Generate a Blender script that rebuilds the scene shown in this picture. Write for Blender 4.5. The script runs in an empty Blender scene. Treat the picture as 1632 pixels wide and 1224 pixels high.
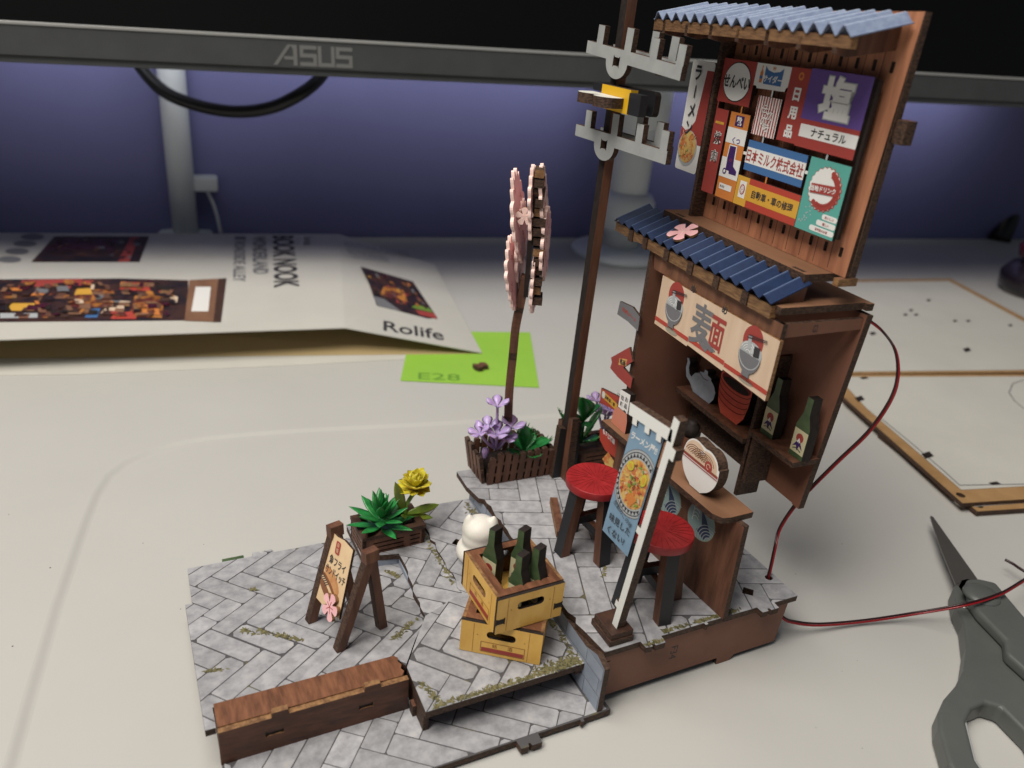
import bpy, bmesh, math, random
from mathutils import Vector, Matrix, geometry
random.seed(7)
sc = bpy.context.scene
# ---------------------------------------------------------------- camera (centimetres; world = axes of the miniature's base)
FPX, PITCH, ROLL, YAW = 1245.0, 0.44449, 0.09942, 0.48565
def yawed(v): return Vector((v[0]*math.cos(YAW)+v[1]*math.sin(YAW), -v[0]*math.sin(YAW)+v[1]*math.cos(YAW), v[2]))
OFF = Vector((.35, 12.6, 0))
def room(x, y, z=0): return yawed((x, y, z)) - OFF          # room axes (desk, wall, monitor) -> world
cp, sp, cr, sr = math.cos(PITCH), math.sin(PITCH), math.cos(ROLL), math.sin(ROLL)
fw = Vector((0, cp, -sp)); ri = Vector((1, 0, 0)); up = Vector((0, sp, cp))
CR, CU, CF = yawed(cr*ri+sr*up), yawed(-sr*ri+cr*up), yawed(fw)
CAM = Vector((-.35, -12.6, 18))
cam = bpy.data.cameras.new('camera'); camo = bpy.data.objects.new('camera', cam); sc.collection.objects.link(camo)
camo.matrix_world = Matrix(((CR.x, CU.x, -CF.x, CAM.x), (CR.y, CU.y, -CF.y, CAM.y), (CR.z, CU.z, -CF.z, CAM.z), (0, 0, 0, 1)))
cam.sensor_fit = 'HORIZONTAL'; cam.sensor_width = 36; cam.lens = FPX/1632*36
cam.clip_start = .5; cam.clip_end = 1000
cam.dof.use_dof = True; cam.dof.focus_distance = 24.5; cam.dof.aperture_fstop = .14
sc.camera = camo
sc.render.resolution_x, sc.render.resolution_y = 1024, 768
sc.unit_settings.scale_length = .01
# ---------------------------------------------------------------- light
w = bpy.data.worlds.new('World'); sc.world = w; w.use_nodes = True
w.node_tree.nodes['Background'].inputs[0].default_value = (.80, .88, 1, 1)
w.node_tree.nodes['Background'].inputs[1].default_value = .09
def area(name, loc, tgt, sx, sy, energy, col, xd=None):
    l = bpy.data.lights.new(name, 'AREA'); l.shape = 'RECTANGLE'; l.size = sx; l.size_y = sy; l.energy = energy; l.color = col
    o = bpy.data.objects.new(name, l); sc.collection.objects.link(o)
    z = (Vector(loc)-Vector(tgt)).normalized(); x = xd or (room(1, 0)-room(0, 0)); x = (x-z*x.dot(z)).normalized(); y = z.cross(x)
    o.matrix_world = Matrix(((x.x, y.x, z.x, loc[0]), (x.y, y.y, z.y, loc[1]), (x.z, y.z, z.z, loc[2]), (0, 0, 0, 1))); return o
area('overhead_panel_lamp', room(-24, 13, 86), room(-4, 15, 0), 66, 38, 50000, (1, .95, .87))
area('front_fill_light', room(-60, -50, 135), room(0, 20, 5), 55, 45, 135000, (1, .95, .88))  # added fill from the front left, brightens the sides facing the camera
_wd = (room(56, 89.2)-room(-38.3, 54.6)).normalized(); _wn = Vector((-_wd.y, _wd.x, 0)); _wp = room(1, 69)     # along the wall, into the wall
lb = area('added_wall_glow', _wp-_wn*9.5+Vector((0, 0, 19.5)), _wp+Vector((0, 0, 14.5)), 88, 4, 2200, (.92, .94, 1), _wd); lb.data.spread = math.radians(88)  # added unseen light behind the monitor, makes the glow on the wall
sc.view_settings.view_transform = 'Standard'; sc.view_settings.look = 'None'
sc.view_settings.exposure = .33; sc.view_settings.gamma = 1
# ---------------------------------------------------------------- survey helpers: where a sight line meets a real plane of the place
def ray(px, py): return CR*((px-816)/FPX) - CU*((py-612)/FPX) + CF
def at(px, py, z): d = ray(px, py); return CAM + d*((z-CAM.z)/d.z)
def atX(px, py, X): d = ray(px, py); return CAM + d*((X-CAM.x)/d.x)
def atY(px, py, Y): d = ray(px, py); return CAM + d*((Y-CAM.y)/d.y)
def atP(px, py, o, n): d = ray(px, py); return CAM + d*((o-CAM).dot(n)/d.dot(n))
# ---------------------------------------------------------------- materials
def M(name, rgb, rough=.6, c2=None, sc_=2., stretch=(1, 1, 1), bump=0., bsc=None, spec=.4, metal=0, lo=.35, hi=.65, rnd=0, trans=0, detail=4, c3=None, sss=0):
    m = bpy.data.materials.new(name); m.use_nodes = True; nt = m.node_tree; N = nt.nodes; b = N['Principled BSDF']
    b.inputs['Roughness'].default_value = rough; b.inputs['Specular IOR Level'].default_value = spec
    b.inputs['Metallic'].default_value = metal
    if trans: b.inputs['Transmission Weight'].default_value = trans
    if sss: b.inputs['Subsurface Weight'].default_value = sss; b.inputs['Subsurface Scale'].default_value = .3
    col = (*rgb, 1)
    tc = N.new('ShaderNodeTexCoord'); mp = N.new('ShaderNodeMapping'); nt.links.new(tc.outputs['Object'], mp.inputs[0])
    mp.inputs['Scale'].default_value = stretch
    if rnd:
        oi = N.new('ShaderNodeObjectInfo'); vm = N.new('ShaderNodeVectorMath'); vm.operation = 'ADD'
        sv = N.new('ShaderNodeVectorMath'); sv.operation = 'SCALE'; sv.inputs['Scale'].default_value = 1
        cm = N.new('ShaderNodeCombineXYZ')
        ml = N.new('ShaderNodeMath'); ml.operation = 'MULTIPLY'; ml.inputs[1].default_value = 57
        nt.links.new(oi.outputs['Random'], ml.inputs[0]); nt.links.new(ml.outputs[0], cm.inputs[0]); nt.links.new(ml.outputs[0], cm.inputs[2])
        nt.links.new(mp.outputs[0], vm.inputs[0]); nt.links.new(cm.outputs[0], vm.inputs[1]); src = vm.outputs[0]
    else: src = mp.outputs[0]
    out = None
    if c2:
        n = N.new('ShaderNodeTexNoise'); n.inputs['Scale'].default_value = sc_; n.inputs['Detail'].default_value = detail; n.inputs['Roughness'].default_value = .62
        nt.links.new(src, n.inputs['Vector'])
        r = N.new('ShaderNodeValToRGB'); nt.links.new(n.outputs[0], r.inputs[0])
        r.color_ramp.elements[0].position = lo; r.color_ramp.elements[0].color = (*c2, 1)
        r.color_ramp.elements[1].position = hi; r.color_ramp.elements[1].color = col
        if c3:
            e = r.color_ramp.elements.new(min(.98, hi+.12)); e.color = (*c3, 1)
        out = r.outputs[0]
    if rnd:
        hs = N.new('ShaderNodeHueSaturation'); mr = N.new('ShaderNodeMapRange'); mr.inputs[3].default_value = 1-rnd; mr.inputs[4].default_value = 1+rnd
        nt.links.new(oi.outputs['Random'], mr.inputs[0]); nt.links.new(mr.outputs[0], hs.inputs['Value'])
        if out: nt.links.new(out, hs.inputs['Color'])
        else: hs.inputs['Color'].default_value = col
        out = hs.outputs[0]
    if out: nt.links.new(out, b.inputs['Base Color'])
    else: b.inputs['Base Color'].default_value = col
    if bump:
        n2 = N.new('ShaderNodeTexNoise'); n2.inputs['Scale'].default_value = bsc or sc_; n2.inputs['Detail'].default_value = 5
        nt.links.new(src, n2.inputs['Vector']); bp = N.new('ShaderNodeBump'); bp.inputs['Strength'].default_value = bump; bp.inputs['Distance'].default_value = .03
        nt.links.new(n2.outputs[0], bp.inputs['Height']); nt.links.new(bp.outputs[0], b.inputs['Normal'])
    return m
wood = M('stained_wood', (.165, .072, .041), .55, (.080, .033, .019), 3, (1.2, 1.2, .16), .25, 6)
woodh = M('stained_wood_lengthwise', (.215, .088, .042), .5, (.100, .038, .018), 3.2, (1.6, .35, 1.6), .3, 7)
woodd = M('dark_stained_wood', (.070, .032, .020), .55, (.034, .016, .011), 3, (1.2, 1.2, .3), .2)
brownp = M('brown_painted_board', (.205, .090, .056), .6, (.17, .072, .044), .5, bump=.04, bsc=30)
brownt = M('light_brown_board', (.235, .120, .066), .55, (.180, .088, .048), .8, (1, .3, 1), .05, 20)
edge = M('laser_cut_edge', (.085, .045, .026), .7, (.022, .011, .008), 9, (1, 1, 2.5), .4, 14, lo=.38, hi=.62)
edged = M('burnt_edge', (.022, .013, .010), .7, (.008, .005, .004), 8, (1, 1, .4), .3, 12)
edgel = M('pale_ply_edge', (.30, .16, .065), .6, (.13, .06, .026), 6, (1, 1, 3), .3)
black = M('black_print', (.012, .012, .014), .55)
blackp = M('black_board', (.014, .014, .017), .5, bump=.05, bsc=20)
white = M('white_print', (.74, .73, .70), .5)
offw = M('warm_white_board', (.60, .60, .55), .5, (.55, .54, .50), 1.5)
postw = M('post_white', (.74, .74, .70), .5)
cream = M('cream_cloth_print', (.68, .52, .38), .55, (.60, .44, .31), 2.2, (1, 1, .12))
ink = M('dark_ink', (.035, .033, .036), .6)
red = M('red_print', (.42, .055, .035), .5)
redb = M('brick_red_print', (.33, .050, .040), .5)
orange = M('orange_print', (.58, .20, .045), .5)
yellow = M('yellow_print', (.62, .34, .045), .5)
crate = M('crate_yellow', (.76, .46, .11), .4, (.62, .34, .065), 1.2, (1, 1, .5), spec=.5)
cratel = M('crate_line', (.30, .13, .03), .5)
violet = M('violet_print', (.115, .065, .255), .5)
violetd = M('dark_violet_print', (.045, .016, .11), .5)
teal = M('teal_print', (.10, .36, .31), .5)
blue = M('blue_print', (.055, .145, .33), .5)
skyb = M('banner_blue', (.21, .33, .45), .5, (.18, .29, .40), 1)
grey = M('grey_print', (.16, .16, .17), .55)
lgrey = M('light_grey_print', (.40, .42, .43), .5)
salmon = M('salmon_print', (.55, .20, .13), .5)
noodle = M('noodle_yellow', (.62, .42, .13), .5, (.55, .16, .05), 5, lo=.42, hi=.55)
bgreen = M('bottle_green', (.075, .115, .05), .4, (.040, .070, .030), 2)
label = M('bottle_label', (.58, .53, .33), .5)
kgrey = M('kettle_grey', (.42, .47, .53), .5, (.30, .34, .39), 2.4)
cupred = M('cup_red', (.68, .12, .07), .5, (.58, .085, .05), 2, (1, 1, 2))
seatred = M('stool_red', (.33, .018, .020), .42, (.23, .010, .012), 2.5, spec=.5)
seatln = M('stool_red_line', (.17, .008, .008), .5)
tileb = M('navy_corrugated_paper', (.013, .030, .088), .5, (.009, .022, .066), 5, spec=.3)
tilep = M('navy_corrugated_paper_glare', (.24, .29, .40), .45, (.17, .21, .32), 5, spec=.5)  # same paper as the lower roof, with glare painted into its colour
crease = M('worn_lit_crease', (.10, .145, .25), .5)  # ridge strips: paper wear and caught light, both put into the colour
creasep = M('worn_lit_crease_glare', (.50, .56, .66), .5)  # upper ridge strips: wear and caught light, paler for the painted glare
poleg = M('arm_grey', (.33, .34, .33), .45, (.28, .29, .285), 1.5)
stone = M('printed_stone', (.365, .362, .375), .52, (.245, .243, .256), 2.6, bump=.06, bsc=16, rnd=.15, lo=.36, hi=.60, detail=10, c3=(.42, .40, .385), spec=.35)
stoneb = M('printed_blue_stone', (.30, .34, .40), .5, (.20, .23, .29), 1.1, rnd=.12, lo=.3, hi=.7, detail=8)
grout = M('printed_joint', (.075, .072, .075), .6, (.11, .095, .05), .9, lo=.36, hi=.42, detail=6)
mossm = M('moss_print', (.13, .115, .048), .6, (.055, .052, .022), 8, rnd=0)
mossl = M('pale_moss_print', (.20, .175, .08), .6, (.13, .115, .05), 4)
sand = M('sand_print', (.72, .53, .32), .55, (.64, .45, .26), 1.6)
pink = M('pink_print', (.86, .50, .50), .45, (.80, .42, .44), 2)
pinkl = M('pale_pink', (.88, .64, .57), .45)
lgreen = M('leaf_green', (.028, .26, .06), .28, (.016, .15, .035), 3, spec=.55, sss=.1)
lgreen2 = M('leaf_lime', (.24, .34, .035), .3, (.12, .24, .03), 2, spec=.55, sss=.15)
fyel = M('flower_yellow', (.66, .56, .045), .4, (.55, .44, .03), 4, sss=.15)
lilac = M('flower_lilac', (.50, .37, .61), .35, (.43, .29, .57), 2, spec=.5, sss=.2)
catw = M('cat_white', (.74, .72, .64), .5, (.70, .66, .60), 1, sss=.1)
deskm = M('white_desk', (.465, .455, .428), .40, (.448, .438, .412), .13, spec=.3, detail=7)
purple = M('purple_wall_paint', (.150, .150, .310), .85, (.140, .140, .29), .12, bump=.15, bsc=3)
monm = M('monitor_bezel', (.052, .055, .056), .5, (.044, .046, .048), .6, bump=.05, bsc=9)
monl = M('monitor_edge_silver', (.34, .34, .33), .35, metal=.3)
screen = M('screen_black', (.0022, .0024, .0028), .45, spec=.15)
logo = M('logo_grey', (.15, .15, .145), .4)
cable = M('black_cable', (.012, .012, .012), .35)
post = M('white_post', (.62, .65, .66), .45)
paper = M('white_card', (.53, .515, .465), .5, (.50, .485, .44), .25)
paperin = M('card_inside', (.42, .31, .15), .7)
note = M('green_note', (.27, .50, .055), .6, (.25, .47, .05), .3)
pencil = M('pencil_line', (.12, .27, .03), .6)
mdf = M('tan_board_edge', (.37, .22, .095), .6, (.30, .17, .07), 1)
scg = M('scissor_grey', (.094, .100, .092), .42, (.086, .092, .085), 1.2, spec=.5, bump=.05, bsc=25)
scg2 = M('scissor_pale_lining', (.31, .32, .31), .45)
steel = M('scissor_steel', (.26, .24, .22), .34, metal=.8)
wirer = M('red_wire', (.23, .008, .012), .3)
wirek = M('black_wire', (.022, .006, .007), .3)
photo_d = M('printed_photo_dark', (.055, .022, .014), .45, (.010, .008, .012), .9, lo=.4, hi=.6, detail=7)
photo_w = M('printed_photo_warm', (.50, .20, .035), .45, (.10, .02, .015), 1.1, lo=.45, hi=.6, detail=7)
wine = M('dark_glossy_plastic', (.012, .008, .012), .2, spec=.6)
wine2 = M('wine_plastic', (.06, .008, .016), .25)

# ---------------------------------------------------------------- mesh builder
MATS = {}
def new(name, parent=None):
    return MB(name, parent)
class Fr:
    """a flat frame: origin, right, up; normal = right x up"""
    def __init__(s, o, ux, uy): s.o = Vector(o); s.x = Vector(ux).normalized(); s.y = Vector(uy).normalized(); s.n = s.x.cross(s.y).normalized()
    def p(s, u, v, h=0): return s.o + s.x*u + s.y*v + s.n*h
    def sub(s, u, v, h=0, a=0):
        c, q = math.cos(a), math.sin(a); return Fr(s.p(u, v, h), s.x*c+s.y*q, s.y*c-s.x*q)
    def uv(s, P): d = P-s.o; return (d.dot(s.x), d.dot(s.y))
    def pix(s, px, py): return s.uv(atP(px, py, s.o, s.n))
class MB:
    def __init__(s, name, parent=None): s.name = name; s.parent = parent; s.v = []; s.f = []; s.mi = []; s.m = []; s.smooth = []
    def mat(s, m):
        if m not in s.m: s.m.append(m)
        return s.m.index(m)
    def add(s, vs, fs, m, smooth=False):
        b = len(s.v); s.v += [Vector(v) for v in vs]; k = s.mat(m)
        for f in fs: s.f.append([b+i for i in f]); s.mi.append(k); s.smooth.append(smooth)
    def ply(s, fr, pts, t, m, me=None, back=None, holes=(), h0=0):
        """board cut from ply: outline in frame, thickness t behind the face, face at height h0"""
        me = me or edge; back = back or m
        loops = [list(pts)]+[list(h) for h in holes]
        flat = [p for l in loops for p in l]
        tri = geometry.tessellate_polygon([[Vector((p[0], p[1], 0)) for p in l] for l in loops])
        n = len(flat)
        V = [fr.p(p[0], p[1], h0) for p in flat]+[fr.p(p[0], p[1], h0-t) for p in flat]
        def area2(t_): a, b, c = (flat[i] for i in t_); return (b[0]-a[0])*(c[1]-a[1])-(b[1]-a[1])*(c[0]-a[0])
        ft = [t_ if area2(t_) > 0 else t_[::-1] for t_ in tri]
        s.add(V, ft, m); b = len(s.v)-2*n; kb = s.mat(back)
        for t_ in ft: s.f.append([b+n+i for i in t_[::-1]]); s.mi.append(kb); s.smooth.append(False)
        ke = s.mat(me); st = 0
        for li, l in enumerate(loops):
            k = len(l); a = sum(l[i][0]*l[(i+1) % k][1]-l[(i+1) % k][0]*l[i][1] for i in range(k))
            ccw = (a > 0) == (li == 0)
            for i in range(k):
                p, q = b+st+i, b+st+(i+1) % k
                s.f.append([q, p, p+n, q+n] if ccw else [p, q, q+n, p+n]); s.mi.append(ke); s.smooth.append(False)
            st += k
    def flat(s, fr, pts, m, h, t=.004): s.ply(fr, pts, t, m, m, h0=h)
    def rect(s, fr, u0, v0, u1, v1, m, h): s.flat(fr, [(u0, v0), (u1, v0), (u1, v1), (u0, v1)], m, h)
    def disc(s, fr, u, v, ru, rv, m, h, n=36, a0=0, a1=2*math.pi):
        full = abs(a1-a0-2*math.pi) < 1e-6
        pts = [(u+ru*math.cos(a0+(a1-a0)*i/n), v+rv*math.sin(a0+(a1-a0)*i/n)) for i in range(n if full else n+1)]
        s.flat(fr, pts, m, h)
    def line(s, fr, pts, wd, m, h):
        for (x0, y0), (x1, y1) in zip(pts, pts[1:]):
            L = math.hypot(x1-x0, y1-y0) or 1e-6; nx, ny = -(y1-y0)/L*wd/2, (x1-x0)/L*wd/2
            s.flat(fr, [(x0-nx, y0-ny), (x1-nx, y1-ny), (x1+nx, y1+ny), (x0+nx, y0+ny)], m, h)
    def arc(s, fr, u, v, r, a0, a1, wd, m, h, n=14, rv=None):
        rv = rv or r
        s.line(fr, [(u+r*math.cos(a0+(a1-a0)*i/n), v+rv*math.sin(a0+(a1-a0)*i/n)) for i in range(n+1)], wd, m, h)
    def box(s, lo, hi, m, fr=None, me=None):
        fr = fr or Fr((0, 0, 0), (1, 0, 0), (0, 1, 0))
        V = [fr.p(x, y, z) for z in (lo[2], hi[2]) for x, y in ((lo[0], lo[1]), (hi[0], lo[1]), (hi[0], hi[1]), (lo[0], hi[1]))]
        s.add(V, [(3, 2, 1, 0), (4, 5, 6, 7)], m); b = len(s.v)-8; k = s.mat(me or m)
        for f in ((0, 1, 5, 4), (1, 2, 6, 5), (2, 3, 7, 6), (3, 0, 4, 7)): s.f.append([b+i for i in f]); s.mi.append(k); s.smooth.append(False)
    def beam(s, a, b, w1, w2, m, me=None, upv=(0, 0, 1)):
        a, b = Vector(a), Vector(b); d = (b-a).normalized(); x = d.cross(Vector(upv))
        x = x.normalized() if x.length > 1e-4 else Vector((1, 0, 0)); y = x.cross(d)
        V = [p+x*i*w1/2+y*j*w2/2 for p in (a, b) for i, j in ((-1, -1), (1, -1), (1, 1), (-1, 1))]
        s.add(V, [(0, 1, 2, 3), (7, 6, 5, 4), (0, 4, 5, 1), (2, 6, 7, 3)], m); s.add(V, [(1, 5, 6, 2), (3, 7, 4, 0)], me or m)
    def tube(s, pts, r, m, seg=8, r1=None, cap=True):
        pts = [Vector(p) for p in pts]; n = len(pts); V = []; F = []
        prev = None
        for i, p in enumerate(pts):
            d = (pts[min(i+1, n-1)]-pts[max(i-1, 0)]).normalized()
            x = prev-d*prev.dot(d) if prev else d.orthogonal()
            x.normalize(); prev = x; y = d.cross(x); rr = r if r1 is None else r+(r1-r)*i/(n-1)
            V += [p+(x*math.cos(2*math.pi*k/seg)+y*math.sin(2*math.pi*k/seg))*rr for k in range(seg)]
            if i:
                for k in range(seg): a = (i-1)*seg+k; b = (i-1)*seg+(k+1) % seg; F.append((a, b, b+seg, a+seg))
        if cap: F += [tuple(range(seg))[::-1], tuple(range((n-1)*seg, n*seg))]
        s.add(V, F, m, True)
    def lathe(s, c, prof, m, seg=32, ax=(0, 0, 1)):
        c = Vector(c); z = Vector(ax).normalized(); x = z.orthogonal().normalized(); y = z.cross(x); V = []; F = []
        for r, h in prof: V += [c+z*h+(x*math.cos(2*math.pi*k/seg)+y*math.sin(2*math.pi*k/seg))*r for k in range(seg)]
        for i in range(1, len(prof)):
            for k in range(seg): a = (i-1)*seg+k; b = (i-1)*seg+(k+1) % seg; F.append((a, b, b+seg, a+seg))
        F += [tuple(range(seg))[::-1], tuple(range((len(prof)-1)*seg, len(prof)*seg))]
        s.add(V, F, m, True)
    def text(s, fr, txt, u, v, size, m, h, rot=0, sx=1., bold=0., align='C'):
        vs, fs = glyphs(txt, bold)
        xs = [q[0] for q in vs]; ys = [q[1] for q in vs]
        if not xs: return
        w0, w1, h0, h1 = min(xs), max(xs), min(ys), max(ys); k = size/(h1-h0)
        cx = (w0+w1)/2 if align == 'C' else w0; cy = (h0+h1)/2
        c, q = math.cos(rot), math.sin(rot); V = []
        for x, y in vs:
            X, Y = (x-cx)*k*sx, (y-cy)*k; V.append(fr.p(u+X*c-Y*q, v+X*q+Y*c, h))
        s.add(V, fs, m)
    def vtext(s, fr, txt, u, v, size, step, m, h, bold=0., sx=1., rot=0):
        for i, ch in enumerate(txt):
            if ch == 'ー': s.rect(fr, u-.06*size, v-i*step-size*.42, u+.06*size, v-i*step+size*.42, m, h)
            else: s.text(fr, ch, u, v-i*step, size, m, h, bold=bold, sx=sx, rot=rot)
    def make(s, label=None, cat=None, group=None, kind=None, loc=None, bevel=0, sub=0, recalc=False):
        me = bpy.data.meshes.new(s.name)
        inv = None
        if s.parent is not None: base = s.parent['_o'] if '_o' in s.parent.keys() else (0, 0, 0); rz = s.parent.get('_r', 0.)
        else:
            if loc is None:
                lo = [min(v[i] for v in s.v) for i in range(3)]; hi = [max(v[i] for v in s.v) for i in range(3)]
                loc = ((lo[0]+hi[0])/2, (lo[1]+hi[1])/2, lo[2])
            base = loc; rz = 0.
        T = (Matrix.Translation(Vector(base)) @ Matrix.Rotation(rz, 4, 'Z')).inverted()
        me.from_pydata([T @ v for v in s.v], [], s.f)
        for m in s.m: me.materials.append(m)
        me.polygons.foreach_set('material_index', s.mi); me.polygons.foreach_set('use_smooth', s.smooth)
        me.update()
        if recalc or sub:
            bm = bmesh.new(); bm.from_mesh(me); bmesh.ops.recalc_face_normals(bm, faces=bm.faces); bm.to_mesh(me); bm.free()
        o = bpy.data.objects.new(s.name, me); sc.collection.objects.link(o)
        o['_o'] = tuple(base); o['_r'] = rz
        if s.parent is not None: o.parent = s.parent
        else: o.location = base
        if bevel:
            b = o.modifiers.new('bevel', 'BEVEL'); b.width = bevel; b.segments = 2; b.limit_method = 'ANGLE'
        if sub: q = o.modifiers.new('sub', 'SUBSURF'); q.levels = q.render_levels = sub
        tag(o, label, cat, group, kind); return o
def tag(o, label=None, cat=None, group=None, kind=None):
    if label: o['label'] = label
    if cat: o['category'] = cat
    if group: o['group'] = group
    if kind: o['kind'] = kind
def thing(name, label, cat, loc=(0, 0, 0), rz=0., group=None):
    o = bpy.data.objects.new(name, None); sc.collection.objects.link(o); o.empty_display_size = .5
    o.location = loc; o.rotation_euler = (0, 0, rz); o['_o'] = tuple(loc); o['_r'] = rz; tag(o, label, cat, group); return o
KIDS = {}
def copy_tree(o, parent=None):
    c = o.copy(); sc.collection.objects.link(c); c.parent = parent
    for ch in [k for k in bpy.data.objects if k.parent == o]: copy_tree(ch, c)
    return c
GC = {}
def glyphs(txt, bold=0.):
    key = (txt, bold)
    if key not in GC:
        cu = bpy.data.curves.new('t', 'FONT'); cu.body = txt; cu.size = 1; cu.resolution_u = 3; cu.offset = bold; cu.fill_mode = 'FRONT'
        ob = bpy.data.objects.new('t', cu); me = ob.to_mesh()
        GC[key] = ([(v.co.x, v.co.y) for v in me.vertices], [tuple(p.vertices) for p in me.polygons])
        ob.to_mesh_clear(); bpy.data.objects.remove(ob); bpy.data.curves.remove(cu)
    return GC[key]
GROUND = Fr((0, 0, 0), (1, 0, 0), (0, 1, 0))
def arcpts(u, v, r, a0, a1, n, rv=None): return [(u+r*math.cos(a0+(a1-a0)*i/n), v+(rv or r)*math.sin(a0+(a1-a0)*i/n)) for i in range(n+1)]
def rrect(u0, v0, u1, v1, r, n=4):
    P = math.pi/2; out = []
    for cx, cy, a in ((u1-r, v0+r, -P), (u1-r, v1-r, 0), (u0+r, v1-r, P), (u0+r, v0+r, 2*P)): out += arcpts(cx, cy, r, a, a+P, n)
    return out
def butterfly(u, v, w_, h_):
    return [(u-w_, v-h_), (u-w_*.6, v-h_*.7), (u+w_*.6, v-h_*.7), (u+w_, v-h_), (u+w_, v+h_), (u+w_*.6, v+h_*.7), (u-w_*.6, v+h_*.7), (u-w_, v+h_)]
# ================================================================ the room
rec = [at(*p, 0) for p in ((885, 664), (790, 671), (700, 677), (600, 682), (500, 687), (410, 693), (335, 700), (285, 709), (240, 722), (205, 738), (180, 758), (163, 785), (148, 822), (128, 880), (100, 965), (60, 1105), (28, 1224))]
rec = [(p.x, p.y) for p in rec]
dv = Vector((rec[-1][0]-rec[-2][0], rec[-1][1]-rec[-2][1])).normalized(); rec.append((rec[-1][0]+dv.x*22, rec[-1][1]+dv.y*22))
dv = Vector((rec[0][0]-rec[3][0], rec[0][1]-rec[3][1])).normalized(); q0 = (rec[0][0]+dv.x*14, rec[0][1]+dv.y*14)
rec = [(q0[0]+dv.x*8+2, q0[1]+dv.y*8-30), (q0[0]+dv.x*3, q0[1]-1.2)] + [q0] + rec
rec = rec + [(rec[-1][0]+45, rec[-1][1]-10), (60, -20), (60, rec[0][1])]
desk_out = [room(x, y) for x, y in ((-95, -45), (130, -45), (130, 200), (-95, 200))]
# back edge of the desk follows the wall
WA, WB = at(0, 377, 0), at(1632, 381, 0); wd = (WB-WA).normalized()
wl, wr = WA-wd*45, WB+wd*60
fn_ = room(0, -60)-room(0, 0)
desk_out = [wl+fn_*2, wr+fn_*2.2, wr, wl]
def offset(P, d):
    out = []; n = len(P); sg_ = 1 if sum(P[i-1][0]*P[i][1]-P[i][0]*P[i-1][1] for i in range(n)) > 0 else -1
    for i in range(n):
        a, c, e = Vector(P[i-1]), Vector(P[i]), Vector(P[(i+1) % n]); t1 = (c-a).normalized(); t2 = (e-c).normalized(); nn = Vector((t1.y+t2.y, -t1.x-t2.x))
        nn = nn.normalized()*sg_ if nn.length > 1e-6 else Vector((t1.y, -t1.x))*sg_; out.append(tuple(c+nn*d))
    return out
b = MB('desk'); rings = [offset(rec, .36*(k/6)) for k in range(7)]; zs = [-.09+.09*(.5-.5*math.cos(math.pi*k/6)) for k in range(7)]
b.ply(GROUND, [(p.x, p.y) for p in desk_out], .1, deskm, deskm, holes=[rings[-1]], h0=0)
n_ = len(rec); V = [Vector((x, y, z)) for R, z in zip(rings, zs) for x, y in R]
b.add(V, [(k*n_+i, k*n_+(i+1) % n_, (k+1)*n_+(i+1) % n_, (k+1)*n_+i) for k in range(6) for i in range(n_)], deskm, True)
b.ply(GROUND, [(p.x, p.y) for p in desk_out], 2, deskm, deskm, h0=-.0905)
b.make(kind='structure', loc=(0, 0, 0))
b = MB('wall'); wn = Vector((-wd.y, wd.x, 0))
b.ply(Fr(wl+wn*.3, wd, (0, 0, 1)), [(-30, -60), (320, -60), (320, 160), (-30, 160)], 4, purple, purple)
b.make(kind='structure', loc=tuple(wl))
# monitor: bezel, silver edge, glossy panel
def depth_pt(px, py, d): return CAM + ray(px, py)*d
ML, MR = depth_pt(0, 99, 38.5), depth_pt(1632, 172, 54)
mx = (MR-ML).normalized(); my = (Vector((0, 0, 1))-mx*mx.z).normalized(); mf = Fr(ML, mx, my)
t = thing('monitor', 'black computer monitor with grey lower bezel across the top of the picture', 'monitor', tuple(ML))
b = MB('bezel', t); u0, u1 = -40, 95
vt = [mf.pix(0, 38)[1], mf.pix(1632, 130)[1]]; hb = mf.pix(800, 82)[1]
b.ply(mf, [(u0, .35), (u1, .35), (u1, hb), (u0, hb)], 1.2, monm, monm, h0=.0)
b.ply(mf, [(u0, 0), (u1, 0), (u1, .35), (u0, .35)], .9, monm, monm, h0=-.12)
b.make(bevel=.04)
b = MB('silver_edge', t); b.ply(mf, [(u0, hb), (u1, hb), (u1, hb+.16), (u0, hb+.16)], .5, monl, monl, h0=.05); b.make(bevel=.03)
b = MB('screen', t); b.ply(mf, [(u0, hb+.16), (u1, hb+.16), (u1, 44), (u0, 44)], .8, screen, blackp, h0=-.08); b.make()
b = MB('back_shell', t); b.ply(mf, [(u0+2, 2.5), (u1-2, 2.5), (u1-2, 35), (u0+2, 35)], 3.5, blackp, blackp, h0=-1.25); b.make(bevel=.3)
b = MB('maker_logo', t); c0 = mf.pix(436, 103); c1 = mf.pix(565, 107); c2 = mf.pix(500, 74); hh = mf.pix(500, 73)[1]-mf.pix(500, 106)[1]
lf = mf.sub(c0[0], c0[1], 0, 0); LW = c1[0]-c0[0]; g = LW/4.6; th = hh*.19
def bar(x0, y0, x1, y1): b.flat(lf, [(x0, y0), (x1, y0), (x1, y1), (x0, y1)], logo, .02, .01)
sk = .35
b.flat(lf, [(0, 0), (g*.22, 0), (g*1.05, hh), (g*.83, hh)], logo, .02, .01)
b.flat(lf, [(g*.95, hh), (g*1.35, hh), (g*1.35, 0), (g*1.13, 0), (g*1.13, hh*.8)], logo, .021, .01); bar(g*.62, hh*.28, g*1.12, hh*.44)
for k in (0, 2):
    x = g*(1.5+k*1.02)
    bar(x, hh-th, x+g*.95, hh); bar(x, hh*.42, x+g*.95, hh*.42+th); bar(x, 0, x+g*.95, th)
    bar(x, hh*.42+th, x+g*.2, hh-th); bar(x+g*.75, th, x+g*.95, hh*.42)
x = g*2.52; bar(x, th, x+g*.2, hh); bar(x+g*.75, th, x+g*.95, hh); bar(x, 0, x+g*.95, th)
b.make()
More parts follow.
